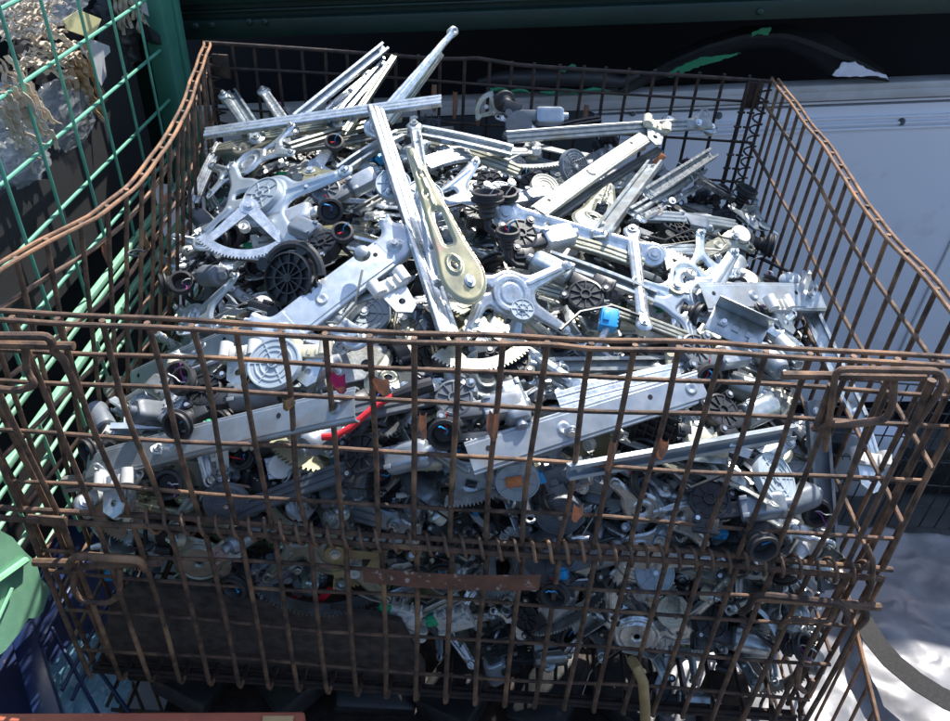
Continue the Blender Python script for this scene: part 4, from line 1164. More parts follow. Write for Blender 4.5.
def make_arm(L=.22, r0=.017, r1=.012, m='zinc_white', v=0, stud=True):
    t = thing('lift_arm')
    key = (round(L, 3), r0, r1, m, v % 3)
    if key not in _arm_cache:
        hs = [(-L / 2, .0035), (L / 2, .003)] + ([(-L * .22, .0032), (L * .1, .0028)] if v % 3 != 1 else [])
        rb = [(-L * .36, 0, L * .38, 0, min(r0, r1) * .45, .0018 if v % 3 else -.0018)]
        b = sheet(arm_sdf(L, r0, r1, hs), (-L / 2 - r0 - .004, -r0 - .003, L / 2 + r1 + .004, r0 + .003), .0016, relief(bosses=[(-L / 2, 0, r0 * .6, .002), (L / 2, 0, r1 * .6, .002)], ribs=rb, roll=.0028, rw=.0030), .0022)
        _arm_cache[key] = finish(b, m, 62)
    mesh_obj('arm', _arm_cache[key], t)
    if stud:
        for s, r in ((-1, r0), (1, r1)):
            b = BM(); lathe(b, [(0, .0055), (r * .28, .0055), (r * .30, .002), (r * .55, .002), (r * .58, 0)], (s * L / 2, 0, .0025), 'Z', 20); obj('pivot_stud', b, 'zinc_white', t)
        if v % 2: obj('roller', cover_bm(.010, .010, 0, 0), ['white', 'cream', 'black'][v % 3], t).location = (L / 2, 0, -.014)
    return t
def make_cover(v=0):
    t = thing('gear_cover'); r = [.030, .034, .026, .038][v % 4]
    obj('disc', cover_bm(r, .007, [8, 12, 0, 6][v % 4], [1, 3, 2, 2][v % 4]), ['cover', 'motor_dark', 'cream', 'cover', 'zinc_blue'][v % 5], t)
    obj('hub', bolt_bm((0, 0, .006), .004, .004), 'zinc_white', t)
    return t
def make_drum(v=0):
    t = thing('cable_drum_housing'); b = BM(); r = .036
    lathe(b, [(r * .90, -.006), (r, -.006), (r, .010), (r * .92, .012), (r * .92, .004), (0, .003)], (0, 0, 0), 'Z', 36)
    lathe(b, [(0, .012), (.006, .012), (.007, .003)], (0, 0, 0), 'Z', 16)
    for k in range(12): box(b, (r * .5, 0, .006), (r * .86, .0018, .007), 0, Matrix.Rotation(2 * math.pi * k / 12 + .1, 4, 'Z'))
    lathe(b, [(r * .54, .003), (r * .54, .010), (r * .60, .010), (r * .60, .003)], (0, 0, 0), 'Z', 30)
    extr(b, [(-.034, -.014), (-.028, -.075), (.030, -.070), (.034, -.014)], -.006, .002)
    for k in range(5): box(b, (-.024 + .012 * k, -.048, .004), (.0018, .046, .008))
    for k in range(4): box(b, (0, -.030 - .012 * k, .004), (.052, .0018, .007))
    for a, R in ((.7, .044), (2.3, .044), (3.9, .05)): lathe(b, [(.004, .010), (.009, .010), (.009, -.006), (.004, -.006)], (R * math.cos(a), R * math.sin(a), 0), 'Z', 16)
    pts = [(r * 1.02 * math.cos(a), r * 1.02 * math.sin(a), .008) for a in np.linspace(-.3, 2.2, 12)]
    obj('housing', b, 'black', t)
    b = BM(); tube(b, [(x * 1.16 + .004, y * 1.2, .004) for x, y, z in pts], .007, 8); obj('cable_guide', b, 'black', t)
    b = BM(); tube(b, [(.02, -.07, .004), (.05, -.085, .012), (.08, -.07, .01), (.10, -.03, 0)], .0018, 6); obj('steel_cable', b, 'cable', t)
    return t
def make_bracket(v=0):
    t = thing('steel_bracket'); b = BM()
    if v % 3 == 0:
        b = sheet(plate_sdf([(0, 0, .05, .03, .012, .008), (0, 0, .045, -.03, .012, .008), (0, 0, -.05, 0, .014, .009)], [(0, 0, .018)], [(.05, .03, .0035), (.045, -.03, .0035), (-.05, 0, .004), (0, 0, .006)], .015), (-.065, -.045, .065, .045), .0024, relief(bosses=[(.05, .03, .006, .002), (-.05, 0, .007, .003)], rings=[(0, 0, .012, .002, .003)]), .0018)
        o = obj('bracket', b, ['zinc_white', 'zinc', 'gold'][v % 3], t)
    elif v % 3 == 1:
        box(b, (0, 0, 0), (.085, .045, .002), .0006); box(b, (0, .0235, .014), (.085, .002, .030), .0006)
        for k in range(3): box(b, (-.022 + .022 * k, .0, .0018), (.012, .014, .0025), .001)
        lathe(b, [(0, .006), (.007, .006), (.009, .001)], (.03, -.012, .001), 'Z', 16); obj('bracket', b, 'zinc', t)
    else:
        extr(b, [(-.05, -.02), (.03, -.025), (.055, .0), (.03, .03), (-.02, .018), (-.05, .02)], 0, .002, [circ(.02, 0, .009), circ(-.033, 0, .004)])
        box(b, (-.01, -.0225, .009), (.07, .002, .018), .0005); obj('bracket', b, 'zinc_dull', t)
    obj('bolt', bolt_bm((-.02, .0, .003), .0042, .005), 'zinc_white', t)
    return t
def make_boot(v=0):
    t = thing('rubber_boot'); s = [.019, .023, .016][v % 3]
    obj('boot', boot_bm(s, s * 1.9), 'rubber', t); 
    h = t.children[0]
    wires(h, (0, 0, s * 1.25), v * 3 + 1, 4, .035)
    b = BM(); tube(b, [(0, 0, .002), (.0, -.01, -.015), (.015, -.02, -.025), (.04, -.02, -.03)], .006, 8); obj('sheath', b, 'rubber', t)
    return t
def make_latch(v=0):
    t = thing('plastic_latch'); r = random.Random(v); b = BM()
    box(b, (0, 0, 0), (.060, .036, .018), .002)
    for k in range(7): box(b, (r.uniform(-.026, .026), r.uniform(-.015, .015), .011), (r.uniform(.006, .02), r.uniform(.004, .012), .008), .0008)
    for k in range(4): box(b, (-.024 + .016 * k, .021, 0), (.003, .008, .016))
    lathe(b, [(0, .016), (.006, .016), (.008, .012), (.008, .006), (0, .006)], (.014, .004, 0), 'Z', 16)
    obj('latch_body', b, ['black', 'black', 'white', 'motor_dark', 'cream'][v % 5], t)
    b = BM(); extr(b, [(-.02, -.03), (.03, -.026), (.036, -.012), (.01, -.010), (-.02, -.016)], -.004, -.001); obj('latch_lever', b, 'zinc', t)
    c = obj('connector_socket', connector_bm((.02, .016, .012)), ['black', 'white', 'greenp', 'bluep', 'black'][v % 5], t); c.location = (-.034, .01, .004)
    return t
def make_cable(v=0):
    t = thing('control_cable'); r = random.Random(v + 40)
    p = Vector((-.10, 0, 0)); d = Vector((1, r.uniform(-.4, .4), 0)); pts = [p]
    for i in range(10): d = (d + Vector((r.gauss(0, .1), r.gauss(0, .38), r.gauss(0, .10)))).normalized(); p = p + d * .024; pts.append(p)
    b = BM(); tube(b, pts, [.0030, .0012, .0035, .0014][v % 4], 7); obj('sheath' if v % 2 == 0 else 'steel_cable', b, ['black', 'cable', 'rubber', 'cable'][v % 4], t)
    for q in (pts[0], pts[-1]):
        b = BM(); lathe(b, [(0, -.010), (.004, -.010), (.005, 0), (.003, .012), (0, .012)], q, 'X', 12); obj('ferrule', b, ['black', 'zinc_white', 'white', 'zinc_white'][v % 4], t)
    return t
def make_white_clip(v=0):
    t = thing('nylon_slider'); b = BM()
    box(b, (0, 0, 0), (.050, .020, .010), .002)
    for s in (-1, 1): lathe(b, [(0, -.011), (.009, -.011), (.0095, .011), (0, .011)], (s * .022, .004, .004), 'Y', 16)
    for k in range(3): box(b, (-.012 + .012 * k, 0, .007), (.004, .016, .005), .0008)
    obj('slider_body', b, ['white', 'cream', 'white'][v % 3], t)
    b = BM(); extr(b, [(-.02, -.008), (.02, -.008), (.014, -.045), (.002, -.052), (-.016, -.040)], -.003, 0, [circ(.0, -.03, .005)]); obj('steel_tab', b, 'zinc', t)
    return t
def make_gusset(v=0):
    t = thing('tapered_plate'); L = [.24, .20, .28][v % 3]
    f = lambda X, Y: np.maximum(np.maximum(smin(s_cap(X, Y, -L * .36, 0, L * .5, .0, .040, .010), s_circ(X, Y, -L * .36, 0, .036), .02), -s_circ(X, Y, -L * .30, .008, .007)), np.maximum(-s_box(X, Y, -L * .05, 0, .028, .010, .006, .0), -9))
    f2 = lambda X, Y: np.maximum(np.maximum(f(X, Y), -s_circ(X, Y, L * .32, 0, .003)), -s_circ(X, Y, L * .18, .004, .0035))
    b = sheet(f2, (-L * .6, -.05, L * .58, .05), .0018, relief(bosses=[(-L * .30, .008, .014, .004)], ribs=[(L * .1, 0, L * .45, 0, .004, .003)], roll=.0035, rw=.006), .0018)
    obj('plate', b, ['gold', 'zinc_olive', 'zinc'][v % 3], t, 62)
    obj('pivot_bolt', bolt_bm((-L * .42, -.008, .001), .007, .006), 'zinc_white', t)
    return t

# =================================================================== PLACING
HEROES = []
def place(t, A, B, n=None, tilt=0.0, yaw=0.0, flip=False, lift=0.0, mid=None):
    """stand thing t with its x axis along A->B, its face towards n"""
    A, B = Vector(A), Vector(B); p = (A + B) / 2 if mid is None else mid
    if n is None:
        n = (nrm(p) + Vector((0, -.25, .35))).normalized()
    m = frame(p, B - A, n) @ Matrix.Rotation(R_(yaw), 4, 'Z') @ Matrix.Rotation(R_(tilt), 4, 'X')
    t.matrix_world = m
    if lift: t.location = m.translation + n * lift
    HEROES.append(t)
    return t
BARS = []
def hero(t, a, b, h=(.01, .01), label=None, cat=None, group=None, tilt=0, yaw=0, n=None, lift=0):
    BARS.append((a, b, 20))
    A, B = at(a[0], a[1], h[0]), at(b[0], b[1], h[1])
    place(t, A, B, n, tilt, yaw, lift=lift); tag(t, label, cat, group); return t
def seg(a, b, h): return (at(a[0], a[1], h[0]) - at(b[0], b[1], h[1])).length
def bar(a, b, h, kind, w_, m, label, tilt=0, n=None, **k):
    L = seg(a, b, h)
    t = {'channel': lambda: make_channel(L, w_, m, **k), 'hat': lambda: make_hat(L, w_, m, **k), 'arm': lambda: make_arm(L - .02, w_ * .62, w_ * .5, m, **k)}[kind]()
    return hero(t, a, b, h, label, {'channel': 'channel rail', 'hat': 'guide rail', 'arm': 'lift arm'}[kind], tilt=tilt, n=n)

# ---- the pieces that can be made out one by one in the photograph
UPN = Vector((0, -.35, 1)).normalized()
CAMN = Vector((0.05, -.48, .88)).normalized()
bar((204, 131), (441, 98), (.20, .26), 'hat', .025, 'zinc_white', 'long bright channel lying across the back left of the heap just below cage rim', n=Vector((0, -.35, .93)), bow=.001, ends=False, pulley=False)
bar((376, 106), (450, 332), (.30, .09), 'hat', .030, 'zinc_white', 'long grooved rail standing steeply in the centre of the heap', n=Vector((.45, -.55, .7)), bow=.0, v=0, ends=False, pulley=False)
t = make_gusset(0); hero(t, (484, 326), (402, 128), (.11, .33), 'tapered yellow chromate plate with round pivot behind the central steep rail', 'tapered plate', n=Vector((.1, -.62, .62))); t.scale = (1.22, .72, 1)
bar((414, 122), (426, 190), (.14, .10), 'arm', .022, 'zinc', 'short flat arm with holes rising between central rail and motors', n=CAMN, v=0)
bar((424, 190), (438, 290), (.16, .07), 'arm', .024, 'zinc_blue', 'blue grey arm tucked against the right of the central steep rail', n=CAMN, v=0)
# bars sticking out at the back
bar((296, 120), (385, 48), (.06, .02), 'channel', .020, 'zinc_white', 'upper bright channel of the pair poking over the back rim', n=Vector((.2, -.6, .75)), bow=0)
bar((330, 128), (386, 63), (.06, .03), 'channel', .018, 'zinc', 'lower channel of the pair poking up at the back left centre', n=Vector((.2, -.6, .75)), bow=0)
bar((318, 118), (372, 72), (.055, .035), 'arm', .024, 'zinc_white', 'flat arm with holes between the channels poking over the back', n=CAMN, v=0)
bar((345, 135), (394, 60), (.05, .04), 'channel', .012, 'zinc_olive', 'thin tarnished rail next to the channels at the back rim', n=CAMN, bow=0)
t = make_arm(seg((374, 128), (455, 30), (.05, .04)), .019, .007, 'zinc_white', 1); hero(t, (374, 128), (455, 30), (.05, .04), 'tallest tapering flat arm standing up above the back rim', 'lift arm', n=Vector((.5, -.6, .6)))
bar((392, 122), (444, 52), (.05, .05), 'hat', .014, 'zinc_olive', 'olive edged bar behind the tallest arm above the back rim', n=Vector((.4, -.8, .3)), ends=False, pulley=False)
b = BM(); tube(b, [at(398, 118, .05), at(425, 80, .05), at(439, 50, .05)], .0014, 6); o = obj('steel_rod', b, 'cable'); tag(o, 'thin steel rod beside the tallest arm above the back rim', 'rod')
bar((258, 140), (222, 92), (.03, .05), 'arm', .024, 'zinc', 'leftmost short arm with ring end poking up at back left', n=CAMN, v=1)
bar((262, 138), (233, 94), (.02, .03), 'channel', .018, 'zinc', 'short channel with hole beside the leftmost ring ended arm', n=CAMN, bow=0)
bar((292, 132), (262, 88), (.03, .05), 'arm', .026, 'zinc_white', 'short arm with round boss between left arms and back channels', n=CAMN, v=0)
bar((215, 145), (330, 122), (.03, .03), 'hat', .020, 'zinc_olive', 'tarnished rail lying under the long bright channel at back left', n=UPN, ends=False, pulley=False)
bar((245, 155), (420, 128), (.035, .04), 'hat', .018, 'zinc_dull', 'weathered rail running under the long channel towards the centre', n=CAMN, ends=False, pulley=False)
bar((290, 148), (400, 118), (.04, .04), 'channel', .016, 'zinc_olive', 'thin olive channel below the weathered rail at back centre', n=CAMN)
bar((192, 200), (220, 140), (.03, .03), 'hat', .022, 'zinc_white', 'bright rail along the left edge of the heap top', n=CAMN, ends=False, pulley=False)
bar((340, 172), (400, 135), (.03, .04), 'channel', .022, 'zinc', 'grey channel running up towards the steep rail from the left', n=UPN)
bar((408, 130), (512, 152), (.09, .07), 'channel', .024, 'zinc_white', 'bright channel right of the steep rail pointing at the sector gear', n=CAMN)
bar((428, 160), (472, 150), (.04, .04), 'hat', .030, 'zinc_white', 'short bright pressed rail end right of the steep rail', n=CAMN, ends=False, pulley=False)
bar((430, 140), (520, 168), (.02, .02), 'hat', .024, 'zinc_olive', 'tarnished rail under the bright channel right of the steep rail', n=CAMN, ends=False, pulley=False)
bar((440, 150), (540, 150), (.02, .02), 'arm', .030, 'zinc_dull', 'dull arm lying at the back centre in front of small gear', n=UPN, v=1)
# large stamped plate with disc at left
t = make_plate(0, 'zinc_blue', 'cover', 1, False); hero(t, (210, 198), (330, 208), (.07, .07), 'large blue grey stamped plate with round cover at upper left', 'mounting plate', n=Vector((-.05, -.5, .85)), lift=.01); t.scale = (1.3, 1.3, 1.1)
hero(make_plate(1, 'zinc_white'), (200, 162), (300, 160), (.07, .08), 'bright stamped plate with curved arm at the top left of heap', 'mounting plate', n=CAMN, yaw=10)
hero(make_plate(2, 'zinc_olive'), (225, 150), (285, 148), (.02, .02), 'tarnished stamped plate below the long channel at upper left', 'mounting plate', n=UPN, yaw=160)
t = make_gear(1); hero(t, (262, 188), (236, 226), (.12, .12), 'large silver toothed sector below the stamped plate at left', 'sector gear', n=Vector((0, -.5, .85)), yaw=22)
t = make_gear(2); t.scale = (.9, .9, .9); hero(t, (300, 150), (322, 196), (.03, .03), 'small toothed sector with square window beside the rubber boot', 'sector gear', n=UPN, yaw=10)
hero(make_cover(0), (382, 185), (405, 186), (.06, .06), 'pale grey round cover left of the steep central rail', 'gear cover', n=CAMN)
hero(make_plate(3, 'zinc_white', 'cover'), (400, 205), (468, 190), (.04, .04), 'white grey plate with round cover just right of the steep rail', 'mounting plate', n=CAMN)
M_ = make_motor
def mot(v, a, b, h, label, n=None, sc=1.0, tilt=0):
    t = M_(v); t.scale = (sc,) * 3; hero(t, a, b, (h, h), label, 'window motor', n=n or CAMN, tilt=tilt); t.scale = (sc,) * 3; return t
mot(0, (318, 196), (352, 178), .05, 'grey motor with angular can above the round covered plate at left', sc=1.0)
mot(4, (494, 196), (528, 192), .05, 'horizontal grey motor with black housing in the upper centre', sc=1.0, n=UPN)
mot(3, (512, 238), (546, 230), .05, 'shiny silver motor just below the upper centre motor', sc=1.0)
mot(1, (330, 250), (304, 240), .04, 'grey motor partly under the round covered plate at left')
mot(2, (190, 268), (222, 268), .03, 'dark motor facing the viewer at the left edge of heap')
mot(0, (240, 222), (275, 215), .03, 'grey motor lying under the silver toothed sector')
mot(4, (652, 208), (680, 214), .03, 'grey motor end under the channels at the upper right')
mot(3, (268, 372), (296, 362), .03, 'grey motor with flat round lid behind the front rim at left centre')
mot(2, (205, 392), (232, 388), .03, 'rounded grey motor behind the second row of front wires at left', n=UPN)
mot(0, (452, 400), (482, 396), .04, 'pale motor behind the front wires right of the red cable')
mot(1, (510, 360), (520, 385), .03, 'vertical grey motor behind the front rim in the centre')
mot(5, (715, 415), (740, 405), .03, 'large shiny motor behind the front wires at right')
mot(0, (690, 352), (716, 348), .03, 'grey domed motor just behind the front rim at right')
mot(1, (708, 500), (738, 496), .02, 'dark grey motor between the hinge coil and right rail, left one of two')
mot(2, (745, 505), (775, 494), .025, 'dark grey motor between hinge coil and right rail, right one of two')
mot(0, (268, 560), (282, 592), .015, 'grey motor hanging nose down under the hinge coil at left')
mot(3, (520, 620), (548, 598), .01, 'pale motor lying right of the name strip end')
mot(1, (498, 630), (506, 668), .01, 'grey motor nose down near the bottom in the centre')
mot(4, (790, 620), (815, 648), .01, 'grey motor pointing down beside the lower right handle')
mot(5, (700, 620), (740, 628), .01, 'silver motor low at the right behind the lower wires')
mot(5, (650, 688), (682, 690), .005, 'shiny cylinder motor on the cage floor beside the ochre hose')
mot(0, (560, 555), (592, 545), .01, 'grey motor just right of the round ribbed disc by the hinge coil')
mot(2, (740, 560), (706, 566), .01, 'dark motor under the hinge coil at right')
mot(4, (180, 412), (158, 400), .03, 'motor half hidden behind the left front rail plate')
mot(1, (362, 455), (390, 448), .02, 'dark motor under the red cable')
mot(3, (615, 575), (590, 560), .015, 'motor below the hinge coil right of the blue tinted connector')
mot(5, (590, 300), (560, 285), .03, 'motor in the gap left of the blue connector')
# boots
def bt(v, c, h, label, up=None, sc=1.0):
    t = make_boot(v); p = at(c[0], c[1], h); t.matrix_world = frame(p, Vector((1, .2, 0)), up or Vector((0, -.5, .85))); t.scale = (sc * .78,) * 3; HEROES.append(t); tag(t, label, 'rubber boot')
bt(0, (335, 150), .03, 'black ring shaped rubber boot at the upper left centre')
bt(1, (487, 218), .06, 'upright black rubber boot left of the upper centre motor', Vector((.1, .25, 1)), 1.25)
bt(0, (507, 248), .05, 'black rubber boot with red wire under the upper centre motor', Vector((0, .1, 1)), 1.1)
bt(0, (343, 240), .05, 'black rubber boot with blue and red wires at the left centre')
bt(2, (183, 205), .03, 'black bellows boot at the far left edge of the heap', Vector((-.3, -.3, .9)), 1.2)
bt(1, (185, 290), .03, 'black rubber boot lowest at the left edge above front rim')
bt(1, (172, 482), .02, 'black rubber boot with purple wires behind the left front wires', Vector((.2, -.7, .6)))
bt(0, (380, 470), .02, 'black oval boot with green wires under the red cable', Vector((0, -.9, .4)))
bt(1, (806, 505), .02, 'round black boot beside the right upright rail', Vector((-.1, -.9, .4)))
bt(2, (380, 395), .03, 'ribbed black boot at the end of the red cable', Vector((.9, -.1, .3)))
t = make_drum(0); hero(t, (262, 282), (322, 276), (.08, .08), 'black spoked cable drum housing left of the centre', 'drum housing', n=Vector((0, -.75, .65)), yaw=18); t.scale = (1.12,) * 3
t = make_drum(1); hero(t, (640, 225), (700, 222), (.02, .02), 'black ribbed plastic housing in shade under the right hand channels', 'drum housing', n=UPN)
# right hand group
bar((508, 136), (713, 122), (.09, .09), 'hat', .024, 'zinc_dull', 'long weathered rail along the back right with ring end', n=Vector((0, -.8, .6)), v=0, pulley=False)
bar((665, 120), (716, 128), (.04, .04), 'arm', .026, 'zinc', 'short arm with round end at the tip of the back right rail', n=CAMN, v=1)
bar((540, 208), (656, 128), (.09, .12), 'hat', .032, 'zinc_dull', 'wide dull grey rail rising to the right with white block', flat=True, n=Vector((-.2, -.7, .65)), ends=False, clip=None, pulley=False)
bar((552, 215), (662, 146), (.04, .04), 'hat', .018, 'zinc_dull', 'thin dull rail directly under the wide dull grey rail', n=CAMN, ends=False, pulley=False)
hero(make_white_clip(1), (644, 122), (668, 132), (.14, .14), 'cream block on the upper end of the wide dull rail', 'nylon slider', n=UPN)
bar((500, 212), (660, 256), (.055, .055), 'arm', .040, 'zinc_white', 'broad bright arm with small holes in the right centre', n=Vector((0, -.65, .75)), v=0)
t = bar((632, 226), (645, 328), (.075, .055), 'arm', .022, 'zinc_white', 'narrow bright arm with bolted ends standing left of the white clip', n=Vector((0, -.8, .6)), v=1)
hero(make_gusset(1), (592, 235), (612, 178), (.04, .05), 'olive tapered plate beside the wide dull rail', 'tapered plate', n=CAMN)
bar((600, 238), (655, 165), (.05, .06), 'channel', .030, 'zinc_blue', 'blue grey channel with rusty tip right of the olive plate', n=Vector((-.4, -.7, .6)), bow=0)
b = BM(); box(b, (0, 0, 0), (.028, .014, .006), .002); o = obj('rusty_chip', b, 'orangep'); o.matrix_world = frame(at(659, 160, .065), Vector((.6, .3, .7)), CAMN); tag(o, 'orange rusty chip on the tip of the blue grey channel', 'rusty piece')
b = BM(); tube(b, [at(624, 155, .05), at(634, 150, .055), at(644, 148, .05)], .007, 10, radii=[.004, .0065, .005]); o = obj('copper_tube', b, 'tape'); tag(o, 'short copper brown tube piece right of the dull rail', 'tube')
bar((646, 196), (711, 155), (.13, .16), 'channel', .024, 'zinc_white', 'bright channel end with holes pointing right, uppermost at upper right', n=Vector((-.2, -.8, .55)), bow=0)
bar((630, 215), (702, 172), (.11, .13), 'channel', .016, 'zinc', 'thin channel just under the uppermost right pointing one', n=CAMN, bow=0)
bar((640, 218), (705, 182), (.12, .13), 'arm', .016, 'zinc_white', 'slim bright arm meeting the small channel near right wires', n=CAMN)
bar((692, 178), (731, 200), (.14, .13), 'channel', .018, 'zinc_white', 'small channel piece pointing down right near the back corner', n=CAMN, bow=0)
bar((636, 212), (740, 222), (.10, .10), 'hat', .022, 'zinc_blue', 'horizontal rail reaching towards the right wires', n=CAMN, ends=False, pulley=False)
hero(make_plate(3, 'zinc_blue'), (722, 216), (782, 222), (.09, .09), 'blue grey bent plate touching the right side wires', 'mounting plate', n=CAMN)
hero(make_bracket(1), (720, 222), (780, 226), (.03, .03), 'angle bracket under the bent plate by the right wires', 'bracket', n=UPN)
bar((645, 262), (560, 235), (.045, .045), 'hat', .022, 'zinc_olive', 'olive edged rail crossing behind the narrow bright arm', n=CAMN, ends=False, pulley=False)
bar((548, 258), (655, 298), (.045, .045), 'channel', .022, 'zinc', 'grey channel running behind the narrow bright arm, left of it', n=CAMN)
bar((540, 285), (690, 335), (.025, .03), 'hat', .018, 'zinc_olive', 'long thin olive rail low in the right centre', n=CAMN, ends=False, pulley=False)
redrail = bar((640, 250), (708, 248), (.05, .05), 'hat', .022, 'zinc', 'rail with a red tipped end right of the narrow bright arm', n=CAMN, ends=False, pulley=False)
b = BM(); box(b, (0, 0, 0), (.016, .014, .012), .003); o = obj('end_cap', b, 'redp', redrail); o.matrix_parent_inverse = redrail.matrix_basis.inverted(); o.matrix_basis = frame(at(700, 252, .065), Vector((1, 0, 0)), CAMN)
hero(make_plate(1, 'zinc_white', None, 0), (650, 285), (725, 275), (.05, .045), 'white grey plate with holes right of the narrow bright arm', 'mounting plate', n=Vector((0, -.6, .8)))
t = make_gear(0); hero(t, (660, 300), (690, 275), (.04, .04), 'toothed sector with rusty edge above the white grey plate', 'sector gear', n=CAMN)
hero(make_plate(0, 'zinc_blue'), (680, 300), (735, 300), (.03, .03), 'blue grey plate below the white grey plate at right', 'mounting plate', n=CAMN, yaw=20)
widerail = bar((706, 296), (824, 296), (.07, .08), 'hat', .052, 'zinc_blue', 'wide pressed rail with dome reaching to the right side wires', n=Vector((0, -.5, .85)), v=0, pulley=False, flat=True)
b = BM(); lathe(b, [(0, .012), (.010, .012), (.014, .010), (.019, .004), (.021, 0), (.016, -.010)], (0, 0, 0), 'Z', 28); o = obj('domed_cap', b, 'cover', widerail); o.matrix_parent_inverse = widerail.matrix_basis.inverted(); o.matrix_basis = frame(at(791, 282, .065), Vector((1, 0, 0)), UPN)
hero(make_white_clip(0), (764, 306), (792, 306), (.075, .075), 'white double clip hanging on the wide rail at right', 'nylon slider', n=CAMN)
hero(make_bracket(1), (712, 318), (760, 340), (.06, .07), 'dark grey angle bracket with blue dot right of centre', 'bracket', n=CAMN)
hero(make_bracket(0), (765, 325), (790, 328), (.05, .05), 'small bracket plate under the white double clip', 'bracket', n=CAMN)
bar((806, 302), (860, 420), (.03, .05), 'channel', .026, 'zinc', 'bright channel running down along the right side wires', n=Vector((-.3, -.7, .6)), bow=0)
hero(make_white_clip(0), (856, 458), (884, 462), (.02, .02), 'cream nylon block at the lower end of the right channel', 'nylon slider', n=CAMN)
bar((858, 405), (880, 470), (.03, .02), 'hat', .020, 'zinc_white', 'bright rail end carrying the cream block at far right', n=CAMN, ends=False, pulley=False)
bar((814, 400), (828, 590), (.03, .015), 'channel', .034, 'motor_dark', 'dark grey upright channel at the right end behind front wires', n=Vector((.2, -1, .1)), bow=0)
bar((566, 470), (792, 430), (.085, .085), 'channel', .020, 'zinc_blue', 'long straight channel behind the front wires in the right half', n=Vector((0, -.95, .3)), bow=0)
bar((470, 458), (705, 384), (.06, .07), 'hat', .046, 'zinc_blue', 'broad smooth blue grey rail sweeping behind the front wires at centre right', n=Vector((0, -.6, .8)), ends=False, pulley=False, flat=True)
bar((560, 400), (690, 368), (.03, .03), 'hat', .030, 'zinc', 'grey rail just above the broad sweeping one', n=CAMN, ends=False, pulley=False)
# left front rails
bar((84, 466), (352, 402), (.17, .15), 'hat', .044, 'zinc_blue', 'long wide light rail behind the front wires in the left half', n=Vector((0, -.5, .85)), v=0, pulley=False, ends=False, flat=True)
bar((345, 412), (450, 390), (.035, .03), 'hat', .030, 'motor_dark', 'dark rail continuing from the long wide rail under the red cable', n=CAMN, ends=False, pulley=False)
hero(make_white_clip(0), (92, 486), (140, 478), (.05, .05), 'white nylon slider hanging under the left end of wide rail', 'nylon slider', n=CAMN)
hero(make_white_clip(2), (95, 440), (120, 436), (.04, .04), 'white nylon slider above the left end of the wide rail', 'nylon slider', n=CAMN)
hero(make_bracket(0), (110, 498), (135, 500), (.05, .05), 'small steel tab plate under the left white slider', 'bracket', n=Vector((0, -1, .2)), yaw=90)
bar((128, 382), (260, 328), (.07, .07), 'hat', .040, 'zinc_blue', 'upper left light rail crossing behind the front rim', n=Vector((-.1, -.65, .75)), ends=False, pulley=False, flat=True)
bossrail = bar((262, 345), (412, 232), (.055, .085), 'hat', .054, 'zinc_blue', 'large light rail with bosses rising towards the centre', n=Vector((-.1, -.6, .8)), v=1, pulley=False, flat=True)
hero(make_white_clip(2), (372, 295), (408, 276), (.10, .10), 'nylon slider bracket hanging below the large bossed rail', 'nylon slider', n=CAMN)
b = BM(); lathe(b, [(0, .010), (.006, .010), (.010, .008), (.013, .0)], (0, 0, 0), 'Z', 20); o = obj('boss_cap', b, 'zinc', bossrail); o.matrix_parent_inverse = bossrail.matrix_basis.inverted(); o.matrix_basis = frame(at(362, 254, .10), Vector((1, 0, 0)), CAMN)
bar((232, 512), (345, 468), (.035, .035), 'hat', .026, 'motor_dark', 'dark rail below the long wide rail in the left half', n=CAMN, ends=False, pulley=False)
bar((300, 300), (360, 340), (.03, .03), 'arm', .040, 'zinc_blue', 'pale arm with hole crossing the front rim left of centre', n=CAMN, v=0)
hero(make_plate(2, 'zinc_blue', 'cover'), (120, 412), (190, 394), (.03, .03), 'pale plate with square window at the left behind front wires', 'mounting plate', n=CAMN, yaw=20)
hero(make_cover(3), (258, 365), (292, 364), (.06, .06), 'grey round lid behind the front rim left of centre', 'gear cover', n=CAMN)
hero(make_white_clip(0), (228, 354), (254, 352), (.06, .06), 'white nylon roller left of the grey round lid', 'nylon slider', n=CAMN)
hero(make_white_clip(1), (300, 352), (322, 352), (.05, .05), 'white nylon roller right of the grey round lid', 'nylon slider', n=CAMN)
hero(make_plate(3, 'zinc_blue'), (150, 330), (240, 300), (.03, .03), 'blue grey plate at the left just above front rim', 'mounting plate', n=CAMN)
# centre right plates
t = make_plate(0, 'zinc_white', None, None); hero(t, (476, 300), (545, 288), (.065, .06), 'shiny stamped plate with round hub right of the yellow plate', 'mounting plate', n=Vector((0, -.7, .7)), yaw=-10); t.scale = (.82, .82, .82)
t = make_cover(0); hero(t, (512, 310), (532, 312), (.08, .08), 'round spring housing on the shiny stamped plate', 'gear cover', n=CAMN); t.scale = (.55, .55, .9)
t = make_gear(0); hero(t, (470, 300), (482, 348), (.035, .045), 'toothed sector dipping behind the front rim at the centre', 'sector gear', n=CAMN)
t = make_gear(3); hero(t, (520, 118), (548, 178), (.03, .04), 'large dark toothed sector at the back centre', 'sector gear', n=Vector((0, -.5, .85)))
hero(make_cover(1), (556, 170), (590, 165), (.04, .04), 'speckled round lid right of the large dark sector', 'gear cover', n=Vector((.3, -.7, .5)))
hero(make_cover(2), (532, 188), (556, 188), (.045, .045), 'cream hub disc in front of large dark sector', 'gear cover', n=CAMN)
t = make_gear(0); hero(t, (505, 118), (485, 106), (.04, .04), 'small olive gear piece sticking up near the back rim', 'sector gear', n=Vector((.2, -.9, .3))); t.scale = (.5,) * 3
hero(make_bracket(0), (512, 118), (530, 120), (.035, .035), 'small blue grey bracket right of the olive gear piece', 'bracket', n=CAMN)
